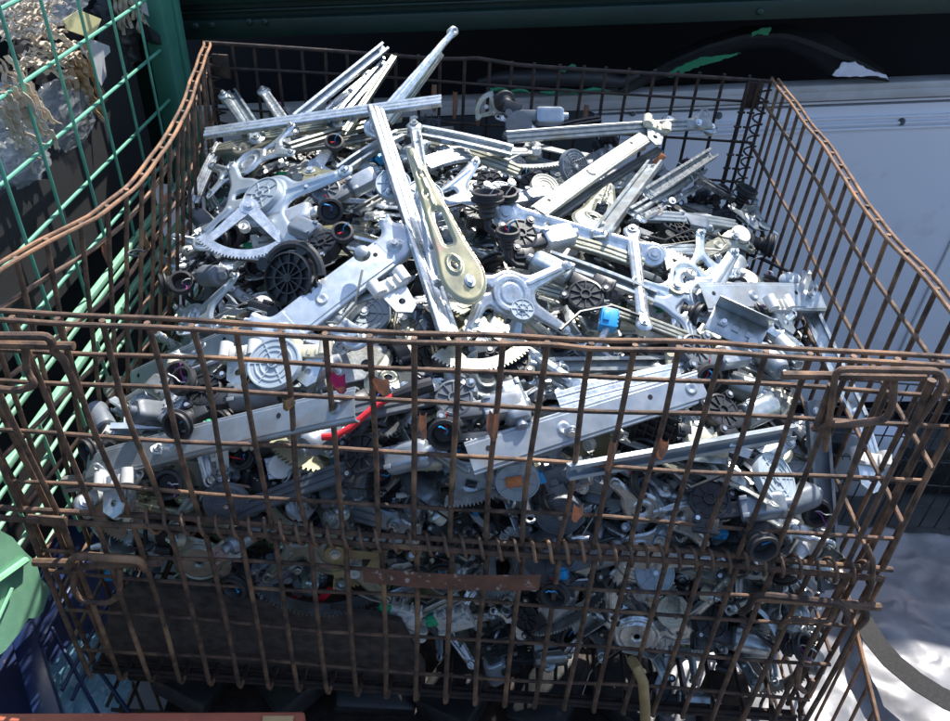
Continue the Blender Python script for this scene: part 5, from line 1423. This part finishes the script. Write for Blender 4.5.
bar((545, 132), (600, 120), (.04, .04), 'channel', .014, 'black', 'black plastic strip behind the weathered rail at back right', n=CAMN)
hero(make_latch(0), (345, 290), (380, 280), (.02, .02), 'black latch in the gap beneath the large bossed rail', 'latch')
t = thing('blue_connector'); obj('plug', connector_bm((.024, .030, .022)), 'bluep', t)
b = BM(); tube(b, [(0, -.012, 0), (-.005, -.03, .0), (-.01, -.045, -.01)], .005, 8); obj('lead', b, 'alu', t); hero(t, (598, 318), (618, 322), (.06, .06), 'bright blue plug beside the foot of narrow bright arm', 'connector', n=CAMN)
t = thing('green_connector'); obj('plug', connector_bm((.030, .034, .024)), 'motor_dark', t); o = obj('blue_insert', connector_bm((.016, .016, .02)), 'bluep', t); o.location = (.006, .006, .008)
hero(t, (544, 572), (572, 570), (.055, .055), 'dark plug with blue insert at the right end of name strip', 'connector', n=Vector((0, -1, .2)))
t = thing('red_cable'); b = BM(); P_ = [at(x, y, h) for x, y, h in ((322, 437, .05), (336, 436, .05), (350, 428, .055), (365, 415, .06), (378, 404, .06), (394, 396, .06))]
tube(b, P_, .0048, 10); obj('red_sheath', b, 'redp', t)
b = BM(); tube(b, [at(394, 396, .06), at(412, 390, .062), at(432, 384, .062)], .009, 10, radii=[.007, .011, .010]); obj('ribbed_plug', b, 'rubber', t); tag(t, 'red sheathed cable with black plug behind the front wires', 'cable'); HEROES.append(t)
t = thing('red_cable'); b = BM(); tube(b, [at(x, y, .02) for x, y in ((292, 598), (300, 606), (312, 606), (322, 598), (330, 590))], .006, 9); obj('red_sheath', b, 'redp', t); tag(t, 'short red cable low on the left under the hinge coil', 'cable'); HEROES.append(t)
# discs and lower things
hero(make_cover(1), (542, 512), (578, 515), (.03, .03), 'large ribbed grey disc above the hinge coil in the centre right', 'gear cover', n=Vector((0, -1, .15)))
hero(make_cover(3), (756, 478), (790, 480), (.05, .05), 'pale round lid near the right upright channel', 'gear cover', n=CAMN)
hero(make_cover(1), (215, 500), (240, 505), (.02, .02), 'dark ribbed disc above the hinge coil at left', 'gear cover', n=Vector((0, -1, .2)))
hero(make_plate(0, 'zinc_olive', None, None), (300, 545), (365, 560), (.02, .02), 'tarnished plate left of the name strip', 'mounting plate', n=Vector((0, -1, .3)))
t = make_gear(2); hero(t, (320, 540), (350, 565), (.03, .03), 'tarnished gold gear left of the name strip', 'sector gear', n=Vector((0, -1, .3)))
hero(make_plate(1, 'zinc_blue'), (470, 465), (540, 480), (.03, .03), 'grey plate with shiny hub above the hinge coil at centre', 'mounting plate', n=Vector((0, -1, .3)))
hero(make_cover(0), (505, 478), (530, 482), (.045, .045), 'shiny round hub on the grey plate at centre', 'gear cover', n=Vector((0, -1, .2)))
hero(make_latch(3), (548, 480), (582, 470), (.03, .03), 'grey box latch with orange flake behind the centre wires', 'latch', n=Vector((0, -1, .3)))
b = BM(); box(b, (0, 0, 0), (.022, .014, .004), .001); o = obj('orange_flake', b, 'orangep'); o.matrix_world = frame(at(514, 482, .06), Vector((1, .0, .3)), CAMN); tag(o, 'orange flake on the shiny hub behind centre wires', 'flake')
hero(make_plate(3, 'zinc_white'), (620, 505), (690, 520), (.02, .02), 'grey plate with bronze hub above the hinge coil at right', 'mounting plate', n=Vector((0, -1, .3)))
hero(make_plate(0, 'zinc_white'), (600, 560), (680, 560), (.02, .02), 'white grey plate straddling the hinge coil at right', 'mounting plate', n=Vector((0, -1, .3)), yaw=30)
hero(make_cover(0), (640, 572), (668, 574), (.03, .03), 'cream rimmed round part under the hinge coil at right', 'gear cover', n=Vector((0, -.6, .8)))
hero(make_cover(2), (655, 610), (690, 612), (.025, .025), 'wide bright round part low at the right centre', 'gear cover', n=Vector((0, -.7, .7)))
hero(make_plate(2, 'zinc_white'), (620, 640), (690, 625), (.015, .015), 'bright plate low at the right centre', 'mounting plate', n=Vector((0, -1, .3)))
hero(make_latch(2), (385, 610), (420, 620), (.015, .015), 'white nylon piece under the name strip', 'latch', n=Vector((0, -1, .2)))
hero(make_white_clip(0), (395, 632), (422, 634), (.015, .015), 'white round ended tab below the name strip', 'nylon slider', n=Vector((0, -1, .2)))
bar((390, 630), (460, 600), (.012, .012), 'hat', .022, 'zinc', 'grey rail below the middle of the name strip', n=Vector((0, -1, .3)), ends=False, pulley=False)
hero(make_latch(2), (440, 622), (468, 616), (.02, .02), 'pale latch with square window below the name strip', 'latch', n=Vector((0, -1, .2)))
hero(make_latch(1), (240, 560), (268, 570), (.015, .015), 'black latch under the hinge coil near the board', 'latch', n=Vector((0, -1, .2)))
hero(make_plate(2, 'zinc_olive'), (195, 560), (240, 575), (.02, .02), 'dull olive plate under the hinge coil at far left', 'mounting plate', n=Vector((0, -1, .3)))
bar((178, 585), (232, 545), (.02, .02), 'hat', .028, 'zinc_white', 'bright crumpled rail end at the left under the hinge coil', n=Vector((0, -1, .3)), ends=False, pulley=False)
hero(make_latch(4), (690, 440), (720, 445), (.02, .02), 'cream latch behind the long straight channel at right', 'latch')
# long black cable at right
t = thing('control_cable'); b = BM(); tube(b, [at(690, 236, .06), on(720, 246, 1, .72), on(760, 258, 1, .66), on(790, 272, 1, .60), at(806, 286, .09)], .0034, 8); obj('sheath', b, 'black', t); tag(t, 'black sheathed cable arching over the right rail', 'cable'); HEROES.append(t)
for i, (pts, lab) in enumerate(((((200, 325), (270, 290), (335, 262)), 'taut steel cable left of the black drum'), (((178, 375), (215, 362), (235, 352)), 'thick grey cable running to the white roller at left'), (((118, 415), (125, 400), (150, 385)), 'grey curved sheath at far left behind front wires'), (((350, 590), (372, 600), (400, 606)), 'thin cable under the left end of name strip'), (((735, 600), (752, 630), (778, 650)), 'bundle cable low at the right'), (((640, 240), (660, 246), (700, 240)), 'thin steel cable over the black housing at right'))):
    t = thing('control_cable'); b = BM(); tube(b, [at(x, y, .06) for x, y in pts], [.0010, .0040, .0045, .0015, .003, .001][i], 7); obj('steel_cable' if i in (0, 3, 5) else 'sheath', b, ['cable', 'alu', 'alu', 'cable', 'black', 'cable'][i], t); tag(t, lab, 'cable'); HEROES.append(t)
for i, (pts, lab) in enumerate(((((205, 268), (225, 258), (262, 262), (300, 250)), 'thin black cable left of the black drum housing'), (((640, 234), (665, 240), (690, 230), (735, 240)), 'thin black cable looping over the ribbed housing at right'), (((560, 330), (580, 312), (612, 306), (640, 316)), 'black cable passing behind the bright blue plug'), (((438, 210), (462, 204), (482, 212), (500, 204)), 'black cable beside the upright black boot'), (((420, 500), (450, 520), (480, 505), (520, 520)), 'black cable above the hinge coil at the centre'), (((640, 480), (668, 470), (690, 488), (720, 476)), 'thin black cable above the two dark motors'))):
    t = thing('control_cable'); b = BM(); tube(b, [at(x, y, .055) for x, y in pts], [.0022, .0016, .0026][i % 3], 7); obj('sheath', b, 'black', t); tag(t, lab, 'cable'); HEROES.append(t)
HERO_SET = list(HEROES)

# ---- the rest of the heap: every piece a thing of its own, copied from one of each kind
PR = {
    'window_motor': [make_motor(v) for v in range(6)],
    'mounting_plate': [make_plate(0, 'zinc_blue'), make_plate(1, 'zinc'), make_plate(2, 'zinc_white'), make_plate(3, 'zinc'), make_plate(1, 'zinc_blue', 'cover', 0), make_plate(0, 'zinc_dull', None, 1, True), make_plate(2, 'zinc_blue', None, 2), make_plate(3, 'zinc_olive')],
    'guide_rail': [make_hat(.30, .030, 'zinc_blue', 0, bow=.004), make_hat(.24, .036, 'zinc', 1, clip='white', bow=.004, flat=True), make_hat(.34, .024, 'zinc_dull', 0, bow=.006), make_hat(.20, .028, 'zinc_olive', 1, bow=.002, flat=True)],
    'channel_rail': [make_channel(.26, .022, 'zinc', slider='white'), make_channel(.20, .026, 'zinc_white'), make_channel(.30, .020, 'zinc_dull', slider='cream'), make_channel(.22, .018, 'zinc_blue')],
    'lift_arm': [make_arm(.20, .018, .013, 'zinc_white', 0), make_arm(.16, .015, .012, 'zinc', 1), make_arm(.22, .020, .010, 'zinc_blue', 2), make_arm(.17, .013, .009, 'zinc_olive', 0), make_arm(.28, .012, .010, 'zinc', 1), make_arm(.24, .016, .007, 'zinc_white', 2)],
    'sector_gear': [make_gear(v) for v in range(4)],
    'gear_cover': [make_cover(v) for v in range(4)],
    'steel_bracket': [make_bracket(v) for v in range(3)],
    'rubber_boot': [make_boot(v) for v in range(3)],
    'plastic_latch': [make_latch(v) for v in range(5)],
    'control_cable': [make_cable(v) for v in range(4)],
    'nylon_slider': [make_white_clip(v) for v in range(3)],
    'cable_drum_housing': [make_drum(0)],
    'tapered_plate': [make_gusset(v) for v in range(3)],
}
WORDS = {
    'window_motor': ['grey', 'bare cast', 'black housed', 'pale', 'grey', 'bright'],
    'mounting_plate': ['blue grey', 'grey', 'bright', 'plain grey', 'covered', 'dull geared', 'blue grey', 'olive'],
    'guide_rail': ['blue grey', 'wide', 'dull', 'olive'], 'channel_rail': ['grey', 'bright', 'dull', 'slim blue grey'],
    'lift_arm': ['bright', 'grey', 'blue grey', 'olive', 'long grey', 'long bright'], 'sector_gear': ['olive', 'silver', 'yellowish', 'dull'],
    'gear_cover': ['blue grey', 'dark ribbed', 'cream', 'large'], 'steel_bracket': ['bright', 'angled', 'dull'],
    'rubber_boot': ['black', 'wide black', 'small black'], 'plastic_latch': ['black', 'black', 'white', 'dark grey', 'cream'],
    'control_cable': ['black', 'thin steel', 'thick black', 'steel'], 'nylon_slider': ['white', 'cream', 'white'],
    'cable_drum_housing': ['black spoked'], 'tapered_plate': ['yellowish', 'olive', 'grey'],
}
NOUN = {'window_motor': 'window motor', 'mounting_plate': 'stamped plate', 'guide_rail': 'guide rail', 'channel_rail': 'channel rail', 'lift_arm': 'lift arm', 'sector_gear': 'toothed sector', 'gear_cover': 'round cover', 'steel_bracket': 'bracket', 'rubber_boot': 'rubber boot', 'plastic_latch': 'plastic latch', 'control_cable': 'cable', 'nylon_slider': 'nylon slider', 'cable_drum_housing': 'drum housing', 'tapered_plate': 'tapered plate'}
GROUP = {k: v + 's in the scrap heap' for k, v in NOUN.items()}
WEIGHT = [('window_motor', 14), ('mounting_plate', 16), ('guide_rail', 12), ('channel_rail', 13), ('lift_arm', 20), ('sector_gear', 8), ('gear_cover', 2), ('steel_bracket', 9), ('rubber_boot', 3), ('plastic_latch', 11), ('control_cable', 13), ('nylon_slider', 4), ('cable_drum_housing', 1), ('tapered_plate', 8)]
bag = [k for k, n_ in WEIGHT for _ in range(n_)]
rnd = random.Random(2024)
LONG = {'guide_rail': .17, 'channel_rail': .15, 'lift_arm': .12, 'tapered_plate': .14, 'mounting_plate': .09, 'control_cable': .12, 'sector_gear': .08}
def piece_matrix(p, n, kind, depth):
    a = rnd.uniform(0, 2 * math.pi); hl = LONG.get(kind, .05) * 1.15
    n = (n + Vector((rnd.gauss(0, .30), rnd.gauss(0, .30), rnd.gauss(0, .2)))).normalized()
    e3 = Vector((rnd.gauss(0, .5), rnd.gauss(0, .5), rnd.gauss(0, .5)))
    if kind in ('window_motor', 'plastic_latch', 'rubber_boot'): n = (n + e3).normalized()
    x = Vector((math.cos(a), math.sin(a), 0)); m = frame(p - n * depth, x, n); x = m.to_3x3().col[0]
    for _ in range(3):                                       # keep the long pieces inside the wires
        for ax, lo, hi in ((0, .02, 1.18), (1, .045, .97)):
            for s in (-1, 1):
                e = m.translation[ax] + s * x[ax] * hl
                if e < lo: m.translation[ax] += lo - e
                if e > hi: m.translation[ax] -= e - hi
        e = min((m.translation + x * hl * s).z for s in (-1, 1))
        if e < -.72: m.translation.z += -.72 - e
    sc = rnd.uniform(.88, 1.14) if kind != 'rubber_boot' else rnd.uniform(.65, .85)
    return m @ Matrix.Scale(sc, 4)
def cand():
    u = rnd.random()
    if u < .50:
        x, y = rnd.uniform(.02, 1.18), rnd.uniform(.05, .98); p = Vector((x, y, zs(x, y))); return p, nrm(p)
    if u < .90:
        x = rnd.uniform(.03, 1.17); z = rnd.uniform(-.71, zs(x, .04)); return Vector((x, .06, z)), Vector((0, -1, .3)).normalized()
    s = rnd.random() < .4
    y = rnd.uniform(.05, .95); x = .03 if s else 1.17; z = rnd.uniform(-.7, zs(x, y)); return Vector((x, y, z)), Vector((-1 if s else 1, 0, .3)).normalized()
def near_hero(p):
    x, y = pix(p)
    for (ax, ay), (bx_, by_), r in BARS:
        dx, dy = bx_ - ax, by_ - ay; t = max(0, min(1, ((x - ax) * dx + (y - ay) * dy) / (dx * dx + dy * dy + 1e-6)))
        if math.hypot(x - ax - t * dx, y - ay - t * dy) < r: return True
    return False
import os
KEEP = {}
KEEP = {0:(621,297),3:(250,447),7:(533,411),11:(163,339),14:(725,521),15:(238,373),19:(526,545),22:(196,340),27:(229,265),28:(635,230),29:(220,209),30:(213,203),31:(719,534),34:(631,606),37:(756,451),38:(483,173),39:(680,441),42:(479,546),45:(221,200),47:(188,484),48:(671,321),49:(105,547),50:(607,613),53:(189,251),54:(289,111),58:(162,530),59:(541,511),60:(312,600),61:(387,445),63:(312,150),68:(772,375),71:(491,178),72:(717,652),74:(664,530),77:(515,551),78:(572,489),80:(317,459),81:(293,537),85:(294,203),87:(679,542),89:(110,523),90:(635,585),92:(500,410),94:(201,478),96:(620,187),97:(325,156),98:(387,332),104:(674,212),107:(596,509),109:(381,414),110:(274,166),112:(432,476),114:(217,250),116:(731,341),117:(451,193),118:(502,498),120:(209,258),124:(684,361),125:(251,549),128:(365,223),131:(250,292),132:(733,204),133:(666,645),134:(506,260),136:(335,390),137:(730,243),138:(519,593),140:(724,622),144:(717,452),145:(414,345),146:(404,432),147:(751,616),150:(511,504),154:(344,508),155:(144,454),157:(434,172),158:(771,357),162:(716,347),167:(712,238),168:(764,481),169:(804,336),171:(590,681),172:(196,442),173:(463,166),174:(776,386),175:(300,540),176:(347,436),177:(385,157),180:(784,589),184:(728,525),185:(317,393),188:(450,176),191:(458,173),192:(498,633),194:(720,603),195:(210,323),197:(763,602),199:(234,451),201:(310,168),204:(718,259),205:(609,641),206:(475,525),207:(724,255),211:(473,245),213:(176,349),214:(353,530),215:(351,370),218:(178,318),219:(786,402),220:(209,370),221:(284,466),223:(643,309),226:(147,540),227:(468,148),228:(660,486),229:(618,521),231:(581,644),233:(95,481),235:(680,540),238:(701,662),239:(418,489),241:(509,167),242:(743,430),243:(319,281),248:(672,496),250:(619,432),251:(375,171),252:(760,656),256:(269,517),259:(236,158),261:(545,163),265:(654,616),266:(589,349),267:(628,613),269:(230,296),274:(220,369),278:(335,502),280:(442,171),281:(228,323),282:(473,630),284:(237,264),286:(473,606),289:(200,335),291:(787,349),297:(774,670),298:(707,576),299:(451,636),301:(589,375),303:(586,620),304:(341,260),305:(207,531),307:(377,210),308:(243,460),310:(781,678),316:(540,333),319:(818,607),320:(614,474),323:(143,510),325:(800,460),326:(190,492),328:(183,511),332:(606,191),334:(456,444),338:(624,608),340:(764,388),341:(194,478),343:(686,590),344:(395,361),345:(115,573),346:(442,579),350:(467,517),352:(489,236),354:(486,513),355:(527,114),357:(327,576),359:(560,181),360:(243,306),363:(574,615),364:(200,229),368:(744,468),372:(467,446),373:(259,478),377:(757,249),378:(328,381),380:(588,527),381:(358,156),385:(307,530),386:(492,571),387:(420,424),389:(115,387),391:(752,648),392:(191,358),395:(393,420),396:(309,581),398:(99,431),399:(365,195),400:(150,476),401:(600,647),403:(489,226),404:(799,432),409:(411,515),410:(387,519),412:(769,589),414:(283,328),415:(627,340),416:(648,599),417:(556,349),418:(615,513),422:(464,192),423:(438,546),426:(442,182),427:(334,164),429:(548,666),430:(749,466),431:(367,226),433:(642,651),437:(353,311),438:(489,533),439:(133,433),445:(331,159),446:(703,596),447:(228,158),448:(439,647),449:(573,451),451:(658,605),452:(596,506),456:(546,251),462:(486,631),463:(176,539),466:(508,567),470:(220,473),471:(800,566),475:(498,239),476:(234,454),477:(225,414),478:(563,363),484:(455,347),485:(659,328),486:(217,192),487:(603,180),488:(579,208),489:(479,135),490:(260,545),491:(797,370),493:(182,353),495:(409,170),496:(347,497),501:(613,530),502:(576,351),503:(305,136),507:(330,165),509:(420,493),513:(668,173),514:(209,351),515:(88,502),516:(364,498),517:(474,568),518:(764,525),521:(607,211),522:(181,331),523:(531,500),524:(194,533),528:(329,519),529:(377,204),531:(472,630),532:(342,523),535:(329,272),538:(485,241),539:(498,626),541:(428,553),542:(640,268),545:(374,314),546:(800,421),548:(814,632),549:(146,486),550:(534,399),551:(678,481),555:(752,399),557:(460,235),558:(349,206),560:(502,605),561:(417,286),562:(616,344),563:(424,624),564:(623,432),566:(776,446),569:(751,676),570:(678,341),572:(627,329),574:(502,428),577:(270,172),578:(175,549),580:(588,592),581:(533,542),582:(368,205),585:(614,529),588:(264,451),589:(499,592),591:(293,393),594:(781,399),595:(287,163),597:(794,608),598:(776,563),599:(579,600),604:(497,328),605:(223,182),610:(226,300),615:(266,172),617:(376,214),623:(407,171),625:(538,170),626:(657,349),628:(360,241),630:(384,347),635:(755,605),641:(362,331),642:(482,579),643:(324,190),644:(507,541),645:(626,298),646:(609,349),649:(285,128),652:(572,645),661:(462,593),662:(764,296),663:(705,653),664:(467,195),665:(434,512),669:(717,257),670:(768,278),671:(556,295),672:(755,249),674:(836,577),676:(315,204),679:(422,602),683:(555,371),685:(737,499),688:(343,526),691:(494,622),693:(384,251),695:(437,513),699:(457,485),700:(429,447),701:(357,149),704:(585,261),705:(390,536),708:(597,255),709:(545,170),710:(299,390),714:(242,483),716:(474,436),718:(410,265),720:(673,484),721:(255,278),722:(397,478),723:(578,472),724:(650,294),726:(213,211),727:(792,607),731:(179,501),732:(643,510),734:(204,579),735:(473,321),739:(201,227),740:(344,155),741:(297,476),745:(432,178),748:(195,335),749:(501,575),750:(271,525),752:(406,597),754:(426,391),755:(381,426),761:(329,270),764:(396,560),765:(608,583),766:(426,581),769:(679,468),771:(456,556),772:(601,334),774:(378,311),776:(298,456),780:(319,291),781:(474,247),782:(668,672),783:(240,294),784:(449,582),785:(714,233),790:(260,306),791:(574,257),792:(255,532),794:(514,518),795:(800,366),797:(269,297),798:(793,472),799:(231,388),804:(515,366),805:(371,577),807:(365,213),809:(708,197),810:(379,292),811:(602,148),813:(221,534),814:(422,306),818:(741,451),822:(211,331),823:(361,223),827:(708,586),829:(449,366),832:(520,603),834:(469,497),836:(758,257),839:(696,336),844:(433,467),845:(536,261),847:(299,510),850:(669,345),852:(825,531),855:(579,323),856:(715,532),858:(280,397),860:(684,646),863:(369,236),866:(398,351),868:(579,531),869:(528,179),872:(428,121),876:(743,622),877:(550,402),879:(444,479),881:(541,348),882:(532,582),884:(249,395),886:(674,496),889:(295,561),890:(346,485),891:(595,447),892:(418,261),899:(253,270),905:(631,221),906:(498,364),907:(249,186),913:(392,150),914:(668,652),915:(409,141),916:(802,375),917:(398,275),920:(547,411),922:(182,337),923:(778,621),925:(480,521),926:(713,592),927:(106,556),930:(224,479),932:(258,320),937:(202,311),940:(166,421),942:(458,250),943:(474,178),948:(794,556),950:(480,512),951:(662,333),952:(377,429),953:(620,504),956:(378,164),957:(247,243),959:(508,175),963:(735,590),966:(565,638),967:(595,524),968:(601,275),970:(394,324),973:(302,157),974:(133,430),983:(776,422),986:(808,596),990:(478,424),991:(443,454),993:(258,242),995:(247,281),997:(703,209),999:(195,226),1001:(542,174),1005:(354,597),1006:(273,174),1007:(623,609),1008:(391,581),1009:(400,566),1011:(689,209),1012:(598,632),1013:(374,609),1014:(373,532),1018:(295,315),1025:(312,194),1030:(617,340),1036:(700,460),1037:(653,500),1040:(737,460),1041:(492,513),1042:(375,427),1044:(771,630),1045:(404,570),1049:(447,217),1053:(696,215),1055:(727,661),1056:(817,541),1059:(759,614),1061:(686,644),1062:(117,522),1065:(768,579),1066:(398,427),1067:(133,555),1072:(551,540),1073:(356,170),1075:(567,218),1078:(664,663),1079:(442,553),1080:(611,505),1082:(519,602),1087:(765,626),1088:(745,669),1089:(377,246),1090:(123,523),1091:(181,261),1097:(749,276),1099:(491,572),1100:(457,632),1102:(318,500),1106:(309,200),1107:(629,195),1109:(593,220),1110:(496,603),1111:(738,403),1112:(336,265),1115:(488,311),1116:(395,594),1119:(373,209),1121:(548,386),1122:(589,174),1125:(756,627),1126:(179,507),1127:(802,482),1128:(199,531),1129:(414,555),1133:(582,583),1135:(220,457),1136:(550,334),1137:(359,242),1151:(673,414),1153:(294,172),1155:(533,659),1156:(633,351),1157:(482,285),1160:(445,506),1165:(567,324),1166:(777,530),1168:(188,339),1174:(464,217),1177:(257,456),1182:(395,440),1183:(311,389),1184:(470,472),1185:(699,472),1186:(666,480),1187:(773,572),1190:(457,532),1194:(545,297),1195:(633,555),1196:(157,563),1199:(271,311),1200:(604,248),1201:(344,221),1214:(537,463),1215:(472,591),1216:(508,624),1217:(623,180),1223:(750,447),1226:(820,569),1227:(798,520),1229:(607,449),1230:(481,601),1231:(326,435),1233:(469,228),1234:(461,217),1235:(746,386),1242:(570,401),1243:(190,280),1244:(651,439),1249:(708,266),1250:(549,170),1251:(438,333),1254:(478,567),1261:(425,154),1262:(621,485),1264:(230,301),1265:(814,550),1266:(232,310),1267:(558,321),1268:(271,532),1269:(734,522),1271:(532,584),1273:(764,425),1274:(322,333),1275:(639,199),1277:(142,530),1279:(614,363),1282:(368,121),1283:(723,598),1284:(228,166),1285:(477,170),1290:(425,513),1295:(546,646),1297:(293,571),1302:(627,301),1304:(117,549),1306:(566,353),1308:(593,323),1313:(697,416),1315:(584,382),1317:(618,601),1321:(399,323),1325:(175,440),1332:(474,159),1334:(390,498),1337:(441,176),1338:(727,383),1343:(414,563),1344:(262,289),1345:(345,261),1346:(802,458),1347:(305,473),1349:(629,272)}
FILL = []
for i in range(1350):
    p, n = cand(); layer = rnd.choice((0, 1, 1, 2, 2, 3)); kind = rnd.choice(bag); v = rnd.randrange(len(PR[kind]))
    if layer > 1 and kind in ('guide_rail', 'channel_rail', 'lift_arm', 'tapered_plate') and rnd.random() < .5: layer -= 1
    if layer < 2 and near_hero(p): layer += 2
    m = piece_matrix(p, n, kind, .020 + layer * .028)
    if p.y < .12 and p.x < .56 and p.z < -.53: continue      # the board stands here
    if KEEP and i not in KEEP: continue                       # lies where the photograph shows nothing of it
    o = copy_tree(PR[kind][v]); o.matrix_world = m
    o['category'] = NOUN[kind]; o['group'] = GROUP[kind]; o['_i'] = i
    FILL.append((o, kind, v, i))
for k in PR:
    for o in PR[k]: del_tree(o)

# name each piece by where it lies
ROWS = [(0, 150, 'along the back rim'), (150, 215, 'in the back'), (215, 280, 'across the middle'), (280, 345, 'above the front rim'), (345, 400, 'behind the top front wires'), (400, 465, 'behind the third front wire'), (465, 545, 'above the hinge coil'), (545, 610, 'below the hinge coil'), (610, 1760, 'near the cage floor')]
COLS = [(-999, 180, 'at far left'), (180, 285, 'on the left'), (285, 390, 'left of centre'), (390, 500, 'at the centre'), (500, 610, 'right of centre'), (610, 715, 'on the right'), (715, 1900, 'at far right')]
cells = {}
for o, kind, v, i in FILL:
    x, y = KEEP.get(i) or pix(o.matrix_basis.translation)
    rw = next((r[2] for r in ROWS if r[0] <= y < r[1]), ROWS[0][2]); cl = next((c[2] for c in COLS if c[0] <= x < c[1]), COLS[-1][2])
    cells.setdefault((WORDS[kind][v], kind, rw, cl), []).append((o, x))
ORD = ['leftmost', 'second', 'third', 'fourth', 'fifth', 'sixth', 'seventh', 'eighth']
for (wd, kind, rw, cl), es in cells.items():
    es.sort(key=lambda e: e[1])
    for k, e in enumerate(es):
        nm = wd + ' ' + NOUN[kind]
        if len(es) == 1: lab = nm + ' ' + rw + ' ' + cl
        elif len(es) == 2: lab = ('left ' if k == 0 else 'right ') + nm + ' of two ' + rw + ' ' + cl
        else: lab = (ORD[k] if k == 0 else ('rightmost' if k == len(es) - 1 else ORD[k] + ' from left')) + ' ' + nm + ' ' + rw + ' ' + cl
        e[0]['label'] = lab
for e in FILL: del e[0]['_i']
